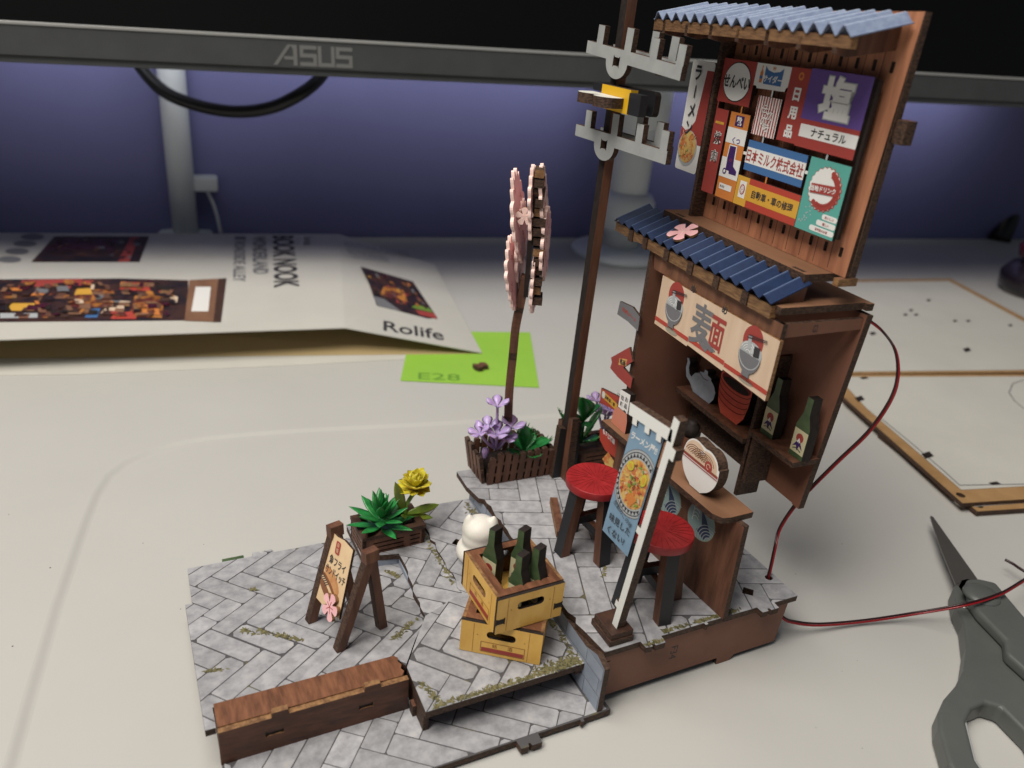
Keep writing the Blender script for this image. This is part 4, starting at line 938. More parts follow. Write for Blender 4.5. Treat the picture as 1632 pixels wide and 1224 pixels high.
b = MB('ledge_mark', lg)
for y in (6.2, .55): b.flat(Fr(sP(-1.9, y, 12.52), -SY, SX), butterfly(0, 0, .22, .07), edged, .006)
b.make()
sbox('ledge_end_block', (-1.35, -.35, 12.31), (-.7, -.16, 12.51), brownt, edgel)
# upper board behind the signs
b = MB('upper_back_board', shop); f = sfr(-1.12)
hl = []
for i in range(11): hl += [rrect(-6.0+.28+i*.56, 12.98, -6.0+.40+i*.56, 13.24, .02, 1), rrect(-6.0+.28+i*.56, 17.46, -6.0+.40+i*.56, 17.72, .02, 1)]
pw = M('upper_plank_wood', (.44, .19, .10), .5, (.25, .10, .055), 3, (1, 1, .12), .2)
b.ply(f, [(-6.2, 12.53), (.3, 12.53), (.42, 18.8), (-6.2, 18.6)], .18, pw, edge, back=wood, holes=hl); ub = b.make()
for i in range(11):
    if i: b = MB('plank_joint', ub); b.rect(f, -6.0+.58+(i-1)*.56-.008, 12.6, -6.0+.58+(i-1)*.56+.008, 18.4, edged, .003); b.make()
sbox('sign_backing', (-1.40, .02, 13.45), (-1.31, .12, 17.3), edged)
sbox('side_post', (-1.6, 6.05, 12.53), (-1.13, 6.2, 18.2), wood, edge)
sbox('end_tenon', (-1.05, -.78, 15.95), (-.75, -.43, 16.5), wood, edge)
sbox('end_board', (-1.13, -.46, 12.6), (-.93, -.43, 18.8), M('end_board_wood', (.25, .10, .045), .5, (.15, .055, .026), 3, (1, 1, .12)), edge)
# upper roof
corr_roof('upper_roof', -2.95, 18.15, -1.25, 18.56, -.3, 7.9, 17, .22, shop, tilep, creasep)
b = MB('upper_eave_board', shop); f = sfr(-2.9)
b.ply(f, [(U(7.95), 17.85), (U(-.3), 17.9), (U(-.3), 18.16), (U(7.95), 18.16)], .18, M('eave_ply_top', (.22, .12, .055), .6, (.11, .055, .028), 6, (1, .5, 3), .3), edgel); b.make()
for i in range(7):
    y = .1+i*1.2
    b = MB('rafter', shop); g_ = Fr(sP(0, y, 0), SX, (0, 0, 1)); b.ply(g_, [(-2.9, 17.78), (-2.5, 17.72), (-1.13, 17.95), (-1.13, 18.48), (-2.9, 18.1)], .14, wood, edge); b.make()
# ---- the sign boards: one row of joined panels in front of the upper board (right = u, up = v)
sg = Fr(sP(-1.5, 5.98, 13.4), -SY, (0, 0, 1))
for (u, v) in ((1.1, 3.2), (4.6, 3.2), (1.1, .6), (5.2, .6)): sbox('spacer', (-1.42, 5.98-u-.2, 13.4+v-.2), (-1.12, 5.98-u+.2, 13.4+v+.2), wood, edge)
def panel(pts, m, lab, parent=shop):
    b = MB('sign_panel', parent); b.ply(sg, pts, .1, m, edged); return b.make(lab)
def R_(u0, v0, u1, v1): return [(u0, v0), (u1, v0), (u1, v1), (u0, v1)]
p = panel(R_(.0, 2.69, 1.53, 3.9), redb, 'red sign with a white disc'); b = MB('print', p)
b.disc(sg, .78, 3.3, .63, .55, black, .005); b.disc(sg, .78, 3.3, .60, .52, white, .010); b.text(sg, 'せんべい', .78, 3.3, .36, ink, .016, bold=.03, sx=.78); b.make()
p = panel([(1.535, 3.3), (1.66, 3.3), (1.70, 3.24), (2.88, 3.27), (2.9, 3.36), (2.965, 3.4), (2.965, 3.9), (1.535, 3.9)], white, 'white cider sign'); b = MB('print', p)
b.flat(sg, [(1.93, 3.38), (2.68, 3.38), (2.68, 3.84), (2.55, 3.74), (2.3, 3.70), (2.06, 3.74), (1.93, 3.84)], blue, .006); b.text(sg, 'サイダー', 2.3, 3.53, .2, white, .012, bold=.03); b.text(sg, 'W', 2.3, 3.80, .09, orange, .012, bold=.03)
b.flat(sg, [(1.74, 3.4), (1.86, 3.4), (1.86, 3.66), (1.82, 3.74), (1.82, 3.84), (1.78, 3.84), (1.78, 3.74), (1.74, 3.66)], orange, .006); b.rect(sg, 1.74, 3.5, 1.86, 3.58, blue, .01); b.make()
p = panel(R_(2.97, 2.05, 3.718, 3.92), redb, 'tall red sign'); b = MB('print', p); b.vtext(sg, '日用品', 3.38, 3.27, .33, .47, white, .006, bold=.04, sx=1.0); b.disc(sg, 3.4, 3.72, .1, .1, orange, .006, 18); b.disc(sg, 3.4, 3.72, .05, .05, redb, .01, 12); b.make()
p = panel(R_(3.722, 2.02, 5.85, 3.95), violet, 'large violet sign with a red and white foot'); b = MB('print', p)
b.rect(sg, 3.722, 2.02, 5.85, 2.72, redb, .005); b.rect(sg, 3.80, 2.28, 5.85, 2.60, white, .010); b.text(sg, 'ナチュラル', 4.86, 2.44, .21, ink, .016, bold=.02, sx=1.05)
b.text(sg, '塩', 4.82, 3.34, 1.08, lgrey, .010, bold=.065, sx=1.05); b.text(sg, '塩', 4.82, 3.34, 1.02, white, .016, bold=.05, sx=1.03); b.make()
p = panel(R_(.06, 0, .68, 2.49), redb, 'long red sign at the left edge'); b = MB('print', p); b.rect(sg, .14, 2.06, .56, 2.13, yellow, .006); b.text(sg, 'ハンター', .35, 2.095, .04, ink, .01)
for ch, v in (('焼', 1.66), ('肉', 1.12)): b.text(sg, ch, .38, v, .38, white, .006, bold=.055); b.text(sg, ch, .38, v, .36, ink, .012, bold=.0)
b.make()
b = MB('print', p); b.rect(sg, .06, 2.49, .11, 2.69, redb, .0); b.make()
p = panel(R_(.80, .0, 1.70, 2.49), orange, 'orange boot sign'); b = MB('print', p)
b.rect(sg, .80, 1.62, 1.70, 2.06, white, .005); b.rect(sg, .80, .62, 1.70, 1.2, white, .005); b.rect(sg, 1.08, 2.12, 1.46, 2.42, violetd, .006); b.text(sg, '靴', 1.27, 2.27, .24, white, .012, bold=.03)
b.rect(sg, .92, .26, 1.52, .43, white, .006); b.text(sg, '靴和店', 1.08, .345, .07, ink, .012)
b.flat(sg, [(1.04, 1.58), (1.40, 1.58), (1.42, 1.22), (1.44, 1.04), (1.64, .92), (1.64, .72), (1.22, .72), (1.2, .82), (1.04, .80), (1.02, 1.2)], white, .008)
b.flat(sg, [(1.08, 1.55), (1.36, 1.55), (1.38, 1.2), (1.40, 1.0), (1.6, .88), (1.6, .76), (1.26, .76), (1.24, .84), (1.08, .84), (1.06, 1.2)], violetd, .013)
b.disc(sg, 1.04, .80, .09, .09, violetd, .014, 14); b.disc(sg, 1.04, .80, .05, .05, white, .018, 10); b.text(sg, 'くつ', 1.3, 1.72, .2, violet, .01, bold=.03); b.text(sg, 'の', 1.24, 1.15, .1, redb, .02); b.make()
p = panel(R_(1.88, 2.03, 2.86, 3.07), white, 'red and white striped sign'); b = MB('print', p)
for i in range(9): b.rect(sg, 1.90+i*.110, 2.03, 1.95+i*.110, 3.07, redb, .005)
for ch, u, v in (('伝', 2.26, 2.75), ('統', 2.5, 2.6), ('の', 2.3, 2.42), ('味', 2.48, 2.28)): b.text(sg, ch, u, v, .27, redb, .01, bold=.05); b.text(sg, ch, u, v, .25, white, .015, bold=.02)
b.make()
p = panel(R_(1.87, 1.02, 4.34, 1.86), blue, 'blue and white milk sign'); b = MB('print', p); b.rect(sg, 1.87, 1.22, 4.34, 1.66, white, .005); b.text(sg, '日本ミルク株式会社', 3.10, 1.44, .36, redb, .011, bold=.018, sx=.73); b.make()
p = panel(R_(1.72, .0, 4.44, .83), red, 'yellow and red car repair sign'); b = MB('print', p); b.rect(sg, 1.72, .0, 2.28, .83, yellow, .005); b.rect(sg, 2.28, .20, 4.44, .66, yellow, .005)
b.rect(sg, 1.88, .22, 2.18, .70, white, .009); b.disc(sg, 2.03, .46, .115, .15, redb, .014, 20); b.disc(sg, 2.03, .46, .085, .115, white, .018, 20); b.text(sg, '⊕', 2.03, .46, .17, redb, .022)
b.text(sg, '自動車・車の修理', 3.36, .43, .24, ink, .011, bold=.02, sx=.92); b.make()
p = panel(R_(4.46, .0, 5.89, 1.87), teal, 'teal bottle-cap sign'); b = MB('print', p)
def cog(u, v, ru, rv, n_, d_): return [(u+(ru+(d_ if i % 2 else -d_))*math.cos(math.pi*i/n_), v+(rv+(d_ if i % 2 else -d_))*math.sin(math.pi*i/n_)) for i in range(2*n_)]
b.flat(sg, cog(5.2, 1.16, .57, .56, 22, .025), redb, .005); b.flat(sg, cog(5.19, 1.165, .545, .535, 22, .02), white, .010)
for i in range(26):
    a = -2.2+i*.16
    if a < 1.2: b.disc(sg, 5.2+.47*math.cos(a), 1.16+.46*math.sin(a), .075, .075, redb, .014+i*.0003, 8)
b.arc(sg, 5.2, 1.16, .40, -2.0, 1.2, .06, redb, .024, rv=.39)
b.flat(sg, [(4.72, 1.00), (5.66, 1.08), (5.66, 1.32), (4.72, 1.24)], redb, .028); b.text(sg, '当地ドリンク', 5.17, 1.16, .15, white, .034, bold=.03, rot=.07)
for i, (x, y, tx) in enumerate(((5.35, .44, 'おいしい'), (5.2, .26, '嬉しい'), (5.0, .08, '世界初のお茶'))): b.flat(sg, rrect(x, y, 5.885, y+.14, .06), white, .006); b.text(sg, tx, (x+5.89)/2, y+.07, .075, redb, .012, bold=.02)
rr = random.Random(2)
for i in range(16): b.disc(sg, 4.55+rr.random()*.4, .2+rr.random()*.45, .02, .02, lgrey, .006, 8)
b.make()
b = MB('link_strip', shop)
for u, v, h_, w_, m in ((2.36, 3.07, .2, .06, white), (2.40, 1.86, .17, .06, lgrey), (2.9, .83, .19, .06, orange), (1.2, 2.49, .2, .06, orange), (4.95, 1.87, .16, .06, lgrey)): b.ply(sg, R_(u, v, u+w_, v+h_), .06, m, edged, h0=-.01)
for u, v, w_, m in ((1.705, 1.42, .16, white), (4.345, 1.4, .11, white)): b.ply(sg, R_(u, v, u+w_, v+.08), .06, m, edged, h0=-.01)
tag(b.make(), kind='stuff')
# hanging ramen sign at the left of the sign wall
hs = Fr(sP(-1.62, 5.98, 13.4), -SY, (0, 0, 1)); c4 = [hs.pix(1040+a*.2696, b_*.2696) for a, b_ in ((232, 350), (345, 350), (240, 1010), (128, 988))]
hs = Fr(sP(-1.3, 5.98, 13.4), -SY, (0, 0, 1)); c4 = [hs.pix(1040+a*.2696, b_*.2696) for a, b_ in ((232, 350), (345, 350), (240, 1010), (128, 988))]
u0, u1, v0, v1 = c4[0][0]+.10, c4[1][0]+.3, c4[3][1], c4[0][1]
b = MB('hanging_sign', shop); b.ply(hs, rrect(u0, v0, u1, v1, .1), .08, white, edged); p = b.make('narrow white hanging sign with a noodle picture'); b = MB('print', p)
b.vtext(hs, 'ラーメン', u0+.42, v1-.36, .44, .56, ink, .024, bold=.03, sx=.8)
b.flat(hs, [(u0+.005, v0+1.35), (u0+.25, v0+1.25), (u0+.5, v0+1.35), (u0+.7, v0+1.6), (u0+.86, v1-.25), (u1, v1-.25), (u1, v0+.9), (u0+.005, v0+.9)], redb, .0065)
b.disc(hs, u0+.52, v0+.72, .52, .56, lgrey, .012, 26); b.disc(hs, u0+.52, v0+.76, .47, .50, noodle, .016, 26)
rr = random.Random(5)
for i in range(34): x, y = u0+.52+rr.uniform(-.36, .36), v0+.76+rr.uniform(-.4, .4); a = rr.uniform(0, 3); b.line(hs, [(x, y), (x+.1*math.cos(a), y+.1*math.sin(a))], .022, (red, cream, lgreen, orange)[i % 4], .02+i*.0004)
b.make()
# small signs jutting out of the left wall
def jut(name, pix, m, lab, deco, xs=-2.95):
    f = sfr(xs); pts = [f.pix(920+a*.1144, 480+c*.1144) for a, c in pix]
    if sum(pts[i-1][0]*pts[i][1]-pts[i][0]*pts[i-1][1] for i in range(len(pts))) < 0: pts = pts[::-1]
    b = MB(name, shop); b.ply(f, pts, .08, m, edge); o = b.make(lab); cx = sum(p[0] for p in pts)/len(pts); cy = sum(p[1] for p in pts)/len(pts)
    b = MB('print', o); deco(b, f, cx, cy); b.make(); return o
def d1_(b, f, cx, cy): b.text(f, '世界ジート', cx, cy+.02, .15, red, .006, bold=.03, rot=-.1, sx=1.3)
jut('side_sign', [(595, 0), (556, 182), (700, 280), (845, 418), (870, 215), (770, 80)], grey, 'dark grey sign with red letters on the left wall', d1_)
def d2_(b, f, cx, cy): b.flat(f, [(cx-.24, cy+.0), (cx+.26, cy+.16), (cx+.26, cy+.42), (cx-.24, cy+.26)], noodle, .006); b.text(f, '名品', cx+.01, cy+.21, .2, ink, .012, bold=.05, rot=.2)
jut('side_sign', [(728, 640), (470, 785), (482, 850), (458, 930), (560, 1055), (740, 1220), (770, 1070), (640, 925), (770, 840)], redb, 'bent red sign on the left wall', d2_)
def d3_(b, f, cx, cy): b.flat(f, [(cx-.55, cy-.15), (cx+.6, cy-.15), (cx+.6, cy+.12), (cx-.55, cy+.12)], yellow, .006); b.text(f, '自動車・車', cx+.08, cy-.01, .15, ink, .012, bold=.03); b.disc(f, cx-.42, cy, .11, .14, white, .012, 16)
f_ = lambda a, c: ((940+a*.12255-920)/.1144, (560+c*.12255-480)/.1144)
jut('side_sign', [f_(*q) for q in ((148, 475), (130, 665), (340, 775), (400, 600))], red, 'yellow and red car sign low on the left wall', d3_, -2.9)
g_ = lambda a, c: ((940+a*.12255-920)/.1144, (660+c*.12255-480)/.1144)
def d4_(b, f, cx, cy): b.text(f, 'もみじ図画', cx-.02, cy+.28, .2, white, .006, bold=.04, sx=.85); b.flat(f, [(cx-.2, cy-.75), (cx+.55, cy-1.1), (cx+.55, cy-.4), (cx+.1, cy-.3)], noodle, .005)
jut('side_sign', [g_(*q) for q in ((128, 182), (128, 330), (200, 470), (370, 600), (370, 340))], red, 'red maple-leaf pennant under the left end of the counter', d4_, -3.4)
# ---- counter under the bar
ct = thing('counter', 'brown bar counter with wave roundels below the noodle bar', 'counter', tuple(at(1155, 985, 2)))
zt = 5.55
tip, fc = at(1201, 816, zt), at(1147, 829, zt); far = at(962, 670, zt); far.x = fc.x-.1; 
cb0 = at(1155, 987, 2.0); pX = cb0.x-.05
b = MB('counter_top', ct); w_ = tip.x-fc.x
b.ply(GROUND, [(fc.x, fc.y+.35), (fc.x+.15, fc.y+.05), (fc.x+.4, fc.y), (tip.x, tip.y), (tip.x, 7.1), (fc.x-.15, 7.1)], .2, brownt, edge, h0=zt); b.make()
b = MB('front_panel', ct); f = Fr((pX, 0, 0), (.07, -1, 0), (0, 0, 1))
b.ply(f, [(-6.6, 2.02), (-cb0.y, 2.02), (-cb0.y-.1, zt-.2), (-6.6, zt-.2)], .2, wood, edge); fpn = b.make()
def wave(u, v, ru, rv):
    b = MB('wave_roundel', fpn); b.disc(f, u, v, ru, rv, M('roundel_tan', (.28, .27, .19), .5), .006); b.disc(f, u, v, ru*.96, rv*.96, M('roundel_green', (.25, .34, .33), .5), .010)
    W_ = violetd; cc2 = M('wave_ink', (.035, .05, .10), .5)
    b.flat(f, [(u-ru*.1, v+rv*.7), (u+ru*.35, v+rv*.3), (u+ru*.8, v-rv*.35), (u+ru*.4, v-rv*.8), (u-ru*.2, v-rv*.55), (u+ru*.1, v-rv*.1)], cc2, .016)
    for k in range(5): b.arc(f, u+ru*.75, v-rv*.75, ru*(.25+.16*k), 1.2, 3.4, .022, lgrey, .021+k*.0005, rv=rv*(.25+.16*k))
    for k in range(4): b.arc(f, u-ru*.4, v-rv*(.1-.2*k), ru*.22, .4, 3.6, .02, white, .016)
    b.make()
w1 = f.pix(860+955*.2696, 640+712*.2696); wave(w1[0], w1[1], .60, .62); w2 = f.pix(1067, 795); wave(w2[0]-.05, w2[1], .60, .62)
for y in (3.6, 5.6):
    b = MB('side_panel', ct); b.box((pX+.4, y, 2.02), (pX+1.1, y+.18, zt-.21), wood, me=edge); b.make()
# ramen bowl board on the counter
bf = Fr((fc.x+.28, 0, 0), (0, -1, 0), (0, 0, 1)); q = {k: bf.pix(860+a*.2696, 640+c*.2696) for k, (a, c) in {'L': (848, 300), 'R': (1058, 435), 'B': (960, 520), 'T': (925, 262)}.items()}
cu_, rim = (q['L'][0]+q['R'][0])/2, (q['L'][1]+q['R'][1])/2; hw = (q['R'][0]-q['L'][0])/2; bz = zt+.03
t = thing('bowl_board', 'cut-out picture board of a noodle bowl standing on the counter', 'sign', tuple(bf.p(cu_, bz)))
b = MB('board', t); hgt = rim-bz
outer = [(cu_-hw*.30, bz), (cu_+hw*.30, bz)]+arcpts(cu_, rim-.02, hw*1.02, -1.2, 0, 8, hgt*.98)[1:]+[(cu_+hw*1.0, rim+.2)]+arcpts(cu_+hw*.35, rim+.12, hw*.6, .2, 1.9, 8, .46)+arcpts(cu_-hw*.35, rim+.1, hw*.62, 1.3, 3.0, 8, .52)+[(cu_-hw, rim+.02)]+arcpts(cu_, rim-.02, hw*1.02, math.pi, math.pi+1.2, 8, hgt*.98)[1:]
b.ply(bf, outer, .36, white, edge); b.make(); b = MB('print', t)
b.flat(bf, arcpts(cu_+hw*.33, rim+.1, hw*.56, 0, math.pi, 12, .41)[:-1]+arcpts(cu_-hw*.33, rim+.1, hw*.60, .6, math.pi, 10, .47)+[(cu_-hw*.97, rim+.02), (cu_+hw*.97, rim+.02)], noodle if False else cream, .006)
for cxx, k0 in ((cu_-hw*.4, .12), (cu_+hw*.25, .1), (cu_-.05, .16)):
    for i in range(5): b.arc(bf, cxx, rim+.08, hw*(.12+.09*i), .25, 2.9, .018, M('noodle_line', (.20, .09, .035), .5) if i == 0 else bund, .012, rv=.08+.062*i)
b.disc(bf, cu_+hw*.45, rim+.1, .16, .17, redb, .02, 18); b.arc(bf, cu_+hw*.45, rim+.1, .08, 0, 5, .02, cream, .025)
b.rect(bf, cu_-hw, rim-.06, cu_+hw, rim-.01, redb, .018); b.rect(bf, cu_-hw, rim-.13, cu_+hw, rim-.105, redb, .018); b.rect(bf, cu_-hw, rim-.01, cu_+hw, rim+.02, bund, .018); b.make()
t2 = at(1098, 712, zt); b = MB('sauce_pot'); b.lathe((t2.x+.5, t2.y+.6, zt+.0), [(.2, 0), (.26, .1), (.28, .42), (.16, .5), (.16, .58)], edged, 16); b.make('small dark pot on the counter behind the noodle bowl board', 'pot')
# menu card on the counter's left end
mfm = Fr((fc.x+.1, 0, 0), (0, -1, 0), (0, 0, 1)); q = [mfm.pix(940+a*.12255, 560+c*.12255) for a, c in ((405, 495), (530, 570), (470, 870), (350, 790))]
q2 = [mfm.pix(940+a*.12255, 560+c*.12255) for a, c in ((300, 900), (480, 1030))]; mu0, mu1 = q[0][0], q[1][0]; 
t = thing('menu_card', 'small white menu card in a salmon holder on the left end of the counter', 'menu', tuple(mfm.p(mu0, zt)))
b = MB('card', t); mz = zt+.72; b.ply(mfm, [(mu0, mz), (mu1, mz), (mu1, q[1][1]), (mu0, q[0][1])], .22, white, edged); b.make()
b = MB('holder', t); b.ply(mfm, [(mu0-.22, zt+.01), (mu1+.08, zt+.01), (mu1+.08, mz-.25), (mu1, mz), (mu0, mz), (mu0-.2, mz-.25)], .24, salmon, edged, h0=.02); b.make()
b = MB('menu_lettering', t)
for i, tx in enumerate(('お品書', '拉麺', '酒水')): b.vtext(mfm, tx, mu1-.16-i*.24, q[1][1]-.25-(i*.04), .17, .24, ink, .006, bold=.02)
b.make()
# ---- things on the shelves
kf = sfr(-.62); L_, Rr = kf.pix(960+500*.2696, 560+275*.2696), kf.pix(960+625*.2696, 560+335*.2696); kz_ = 6.43; kc = (L_[0]+Rr[0])/2-.0
kt = kf.pix(960+590*.2696, 560+95*.2696)[1]-kz_; 
t = thing('kettle', 'grey painted kettle cut-out on the long shelf', 'kettle', tuple(kf.p(kc, kz_)))
b = MB('kettle_body', t); K_ = kt
pts = [(-.36, 0), (.42, 0), (.56, .3), (.58, .62), (.46, .86), (.3, .98), (.3, 1.06), (.12, 1.1), (.1, 1.26), (-.04, 1.26), (-.06, 1.1), (-.22, 1.05), (-.24, .96), (-.42, .84), (-.56, .56), (-.66, .62), (-.74, .86), (-.74, 1.12), (-.82, 1.26), (-.92, 1.22), (-.86, 1.1), (-.88, .78), (-.78, .42), (-.56, .28)]
k_ = K_/1.26; b.ply(kf, [(kc+.08+x*1.25, kz_+y*k_) for x, y in pts], .34, kgrey, edged); kb = b.make(); b = MB('highlight_print', kb)
b.arc(kf, kc+.02, kz_+.5*k_, .5, 2.0, 2.6, .04, lgrey, .008, rv=.42*k_); b.line(kf, [(kc-.2, kz_+.98*k_), (kc+.05, kz_+.86*k_), (kc+.3, kz_+.9*k_)], .04, grey, .008); b.line(kf, [(kc+.42, kz_+.3*k_), (kc+.46, kz_+.7*k_)], .03, lgrey, .008); b.make()
t = thing('cup_stack', 'stack of red cups on the long shelf beside the divider', 'cups', (0, 0, 0)); 
a_, c_ = kf.pix(960+682*.2696, 560+240*.2696), kf.pix(960+872*.2696, 560+300*.2696); cc_ = (a_[0]+c_[0])/2; hw = (c_[0]-a_[0])/2*1.02; ch = 1.62
t.location = kf.p(cc_, kz_); t['_o'] = tuple(t.location)
b = MB('cups_body', t); b.ply(kf, [(cc_-.55*hw, kz_), (cc_+.55*hw, kz_), (cc_+.86*hw, kz_+.35), (cc_+.97*hw, kz_+.8), (cc_+hw, kz_+1.25)]+arcpts(cc_, kz_+1.3, hw, .1, math.pi-.1, 12, .30)+[(cc_-hw, kz_+1.25), (cc_-.97*hw, kz_+.8), (cc_-.86*hw, kz_+.35)], .34, cupred, edged); cbp = b.make()
b = MB('rim_print', cbp); b.disc(kf, cc_, kz_+1.28, hw*.92, .24, seatln, .008, 26); b.disc(kf, cc_, kz_+1.22, hw*.82, .15, edged, .013, 26)
for k in range(4): b.arc(kf, cc_, kz_+1.2-k*.2, hw*(.99-.03*k), math.pi+.15, 2*math.pi-.15, .022, seatln, .01, rv=.26)
b.make()
for i, (px, py, lab) in enumerate(((994, 470, 'green bottle on the short shelf, next to the divider'), (1170, 582, 'green bottle on the short shelf, nearest the open end'))):
    q = sfr(-.55).pix(960+(px)*.2696, 560+(py+15)*.2696); P = sfr(-.55).p(q[0], 6.86)
    make_bottle(1.95, .56, .34, lab, tuple(P), -SA)
# pink blossom on the lower roof
bp_ = at(1061, 378, 12.3); rn = Vector((-(12.42-11.88), 0, 1.2)).normalized()
fr_ = Fr(sP(-2.45, 5.1, 12.25), -SY, SX*.9+Vector((0, 0, .42)))
blossom(fr_, 0, 0, .52, pink, pinkl, None, 'pink ply blossom lying on the lower blue roof', h=.06, th=.08, rot=.3)
# ================================================================ banner stand
t = thing('banner_stand', 'white post with a hanging blue noodle banner on a brown block foot', 'banner', (11.0, 1.2, 2))
b = MB('foot_block', t); b.box((10.62, .72, 2.02), (11.42, 1.75, 2.22), woodd, me=edge); b.box((10.66, .76, 2.221), (11.40, 1.70, 2.42), brownt if 0 else woodd, me=edge); b.make(bevel=.01)
BX = 10.93; bfx = Fr((BX, 0, 0), (0, -1, 0), (0, 0, 1)); P_ = lambda x, y: bfx.pix(x, y)
a0, a1 = P_(976, 1008), P_(1079, 668); d_ = Vector((a1[0]-a0[0], a1[1]-a0[1])).normalized(); nrm = Vector((d_.y, -d_.x))
wpp = .12
def along(k, s_): q = Vector(a0)+(Vector(a1)-Vector(a0))*k+nrm*s_; return (q.x, q.y)
b = MB('post', t)
pts = [along(0, -wpp), along(0, -.08), along(-.012, -.02), along(0, .05), along(0, wpp), along(.855, wpp), along(.855, wpp+.16), along(.90, wpp+.16), along(.90, wpp), along(1, wpp), along(1, -wpp), along(.9, -wpp), along(.52, -wpp), along(.52, -wpp-.14), along(.49, -wpp-.14), along(.49, -wpp), along(.15, -wpp), along(.15, -wpp-.12), along(.12, -wpp-.12), along(.12, -wpp)]
b.ply(bfx, pts[::-1] if sum(pts[i-1][0]*pts[i][1]-pts[i][0]*pts[i-1][1] for i in range(len(pts))) < 0 else pts, .26, postw, edge, h0=.0); b.make()
b = MB('cross_bar', t); cL, cR = P_(1004, 641), P_(1068, 683); cx = Vector((cR[0]-cL[0], cR[1]-cL[1])); L = cx.length; cbf = bfx.sub(cL[0], cL[1], .0, math.atan2(cx.y, cx.x))
b.ply(cbf, [(0, 0), (0, -.30), (.12, -.30), (.12, -.42), (.42, -.42), (.42, -.3), (.62, -.3), (.62, -.42), (1.0, -.42), (1.0, -.3), (1.25, -.3), (1.25, -.5), (L-.2, -.5), (L-.2, -.3), (L+.1, -.3), (L+.1, 0)][::-1] if False else [(0, -.34), (L+.1, -.34), (L+.1, 0), (0, 0)], .26, postw, edge)
for u in (.3, .85, 1.35): b.ply(cbf, [(u-.1, -.52), (u+.1, -.52), (u+.1, -.341), (u-.1, -.341)], .2, postw, edge)
b.make()
q = [P_(1009.6, 662), P_(1057, 693), P_(997.5, 888), P_(957.6, 845)]
b = MB('banner_cloth', t); b.ply(bfx, [q[3], q[2], q[1], q[0]], .06, skyb, edged, h0=-.05); bc = b.make()
gx = (Vector(q[1])-Vector(q[0])); gy = Vector(q[0])-Vector(q[3]); BW, BH = gx.length, gy.length
gf = Fr(bfx.p(*q[3], -.05), bfx.x*gx.x+bfx.y*gx.y, bfx.y); sh = math.atan2(gx.y, gx.x)
class Sk:      # sheared frame that follows the cloth
    def __init__(s): s.o = bfx.p(*q[3], -.05); s.x = (bfx.x*gx.x+bfx.y*gx.y).normalized(); s.y = (bfx.x*gy.x+bfx.y*gy.y).normalized(); s.n = bfx.n
    p = Fr.p
sk_ = Sk()
b = MB('banner_lettering', bc); b.text(sk_, 'ラーメン屋!!', BW*.50, BH*.855, .24, white, .006, bold=.03, sx=.84)
b.make(); b = MB('banner_lettering', bc); b.text(sk_, '感動のこの味', BW*.52, BH*.26, .18, ink, .03, sx=.9, rot=-.35, bold=.0); b.make(); b = MB('banner_lettering', bc); b.text(sk_, '味見した', BW*.52, BH*.165, .27, ink, .03, sx=.92, bold=.01); b.text(sk_, 'くない?', BW*.50, BH*.06, .27, ink, .03, sx=.9, bold=.01); b.make()
b = MB('bowl_picture', bc); cu, cv = BW*.60, BH*.53; RR = BW*.60
def cdisc(r, rv, m, h, n=40): # kept inside the cloth
    pts = [(min(BW-.01, max(.01, cu+r*math.cos(2*math.pi*i/n))), cv+rv*math.sin(2*math.pi*i/n)) for i in range(n)]; b.flat(sk_, pts, m, h)
cdisc(RR*1.16, RR*1.42, grey, .006); cdisc(RR*1.12, RR*1.38, lgrey, .009); cdisc(RR*1.06, RR*1.31, ink, .012); cdisc(RR*1.02, RR*1.27, lgrey, .015)
for i in range(34):
    a = 2*math.pi*i/34; x = cu+RR*.93*math.cos(a)
    if 0.05 < x < BW-.06: b.flat(sk_, [(x+.07*math.cos(a+k*2.1), cv+RR*1.15*math.sin(a)+.09*math.sin(a+k*2.1)) for k in range(3)], ink, .019)
cdisc(RR*.82, RR*1.02, noodle, .022)
rr = random.Random(9)
for i in range(110):
    a, q_ = rr.uniform(0, 6.28), RR*.72*rr.random()**.6; x, y = cu+q_*math.cos(a), cv+q_*1.2*math.sin(a); w_ = rr.uniform(.04, .12); a2 = rr.uniform(0, 3)
    if .1 < x < BW-.1: b.flat(sk_, [(min(BW-.01, x+w_*math.cos(a2+k*1.57)*(1 if k % 2 else .4)), y+w_*math.sin(a2+k*1.57)*(1 if k % 2 else .4)) for k in range(4)], (noodle, orange, cream, yellow, red, lgreen2, bund)[i % 7], .026+i*.0002)
b.disc(sk_, cu-RR*.42, cv+RR*.62, .15, .15, fyel, .05, 18); b.disc(sk_, cu-RR*.42, cv+RR*.62, .08, .08, yellow, .054, 14); b.disc(sk_, cu+RR*.42, cv+RR*.42, .12, .2, fyel, .05, 18); b.disc(sk_, cu+RR*.42, cv+RR*.42, .07, .12, yellow, .054, 14)
b.flat(sk_, [(cu-.2, cv-RR*.6), (cu+.1, cv-RR*.9), (cu+.3, cv-RR*.5), (cu, cv-RR*.35)], orange, .05)
for i in range(7): x, y = cu-.05+rr.uniform(-.12, .12), cv+rr.uniform(-.1, .25); b.disc(sk_, x, y, .04, .04, lgreen2, .056+i*.0005, 8)
b.make()
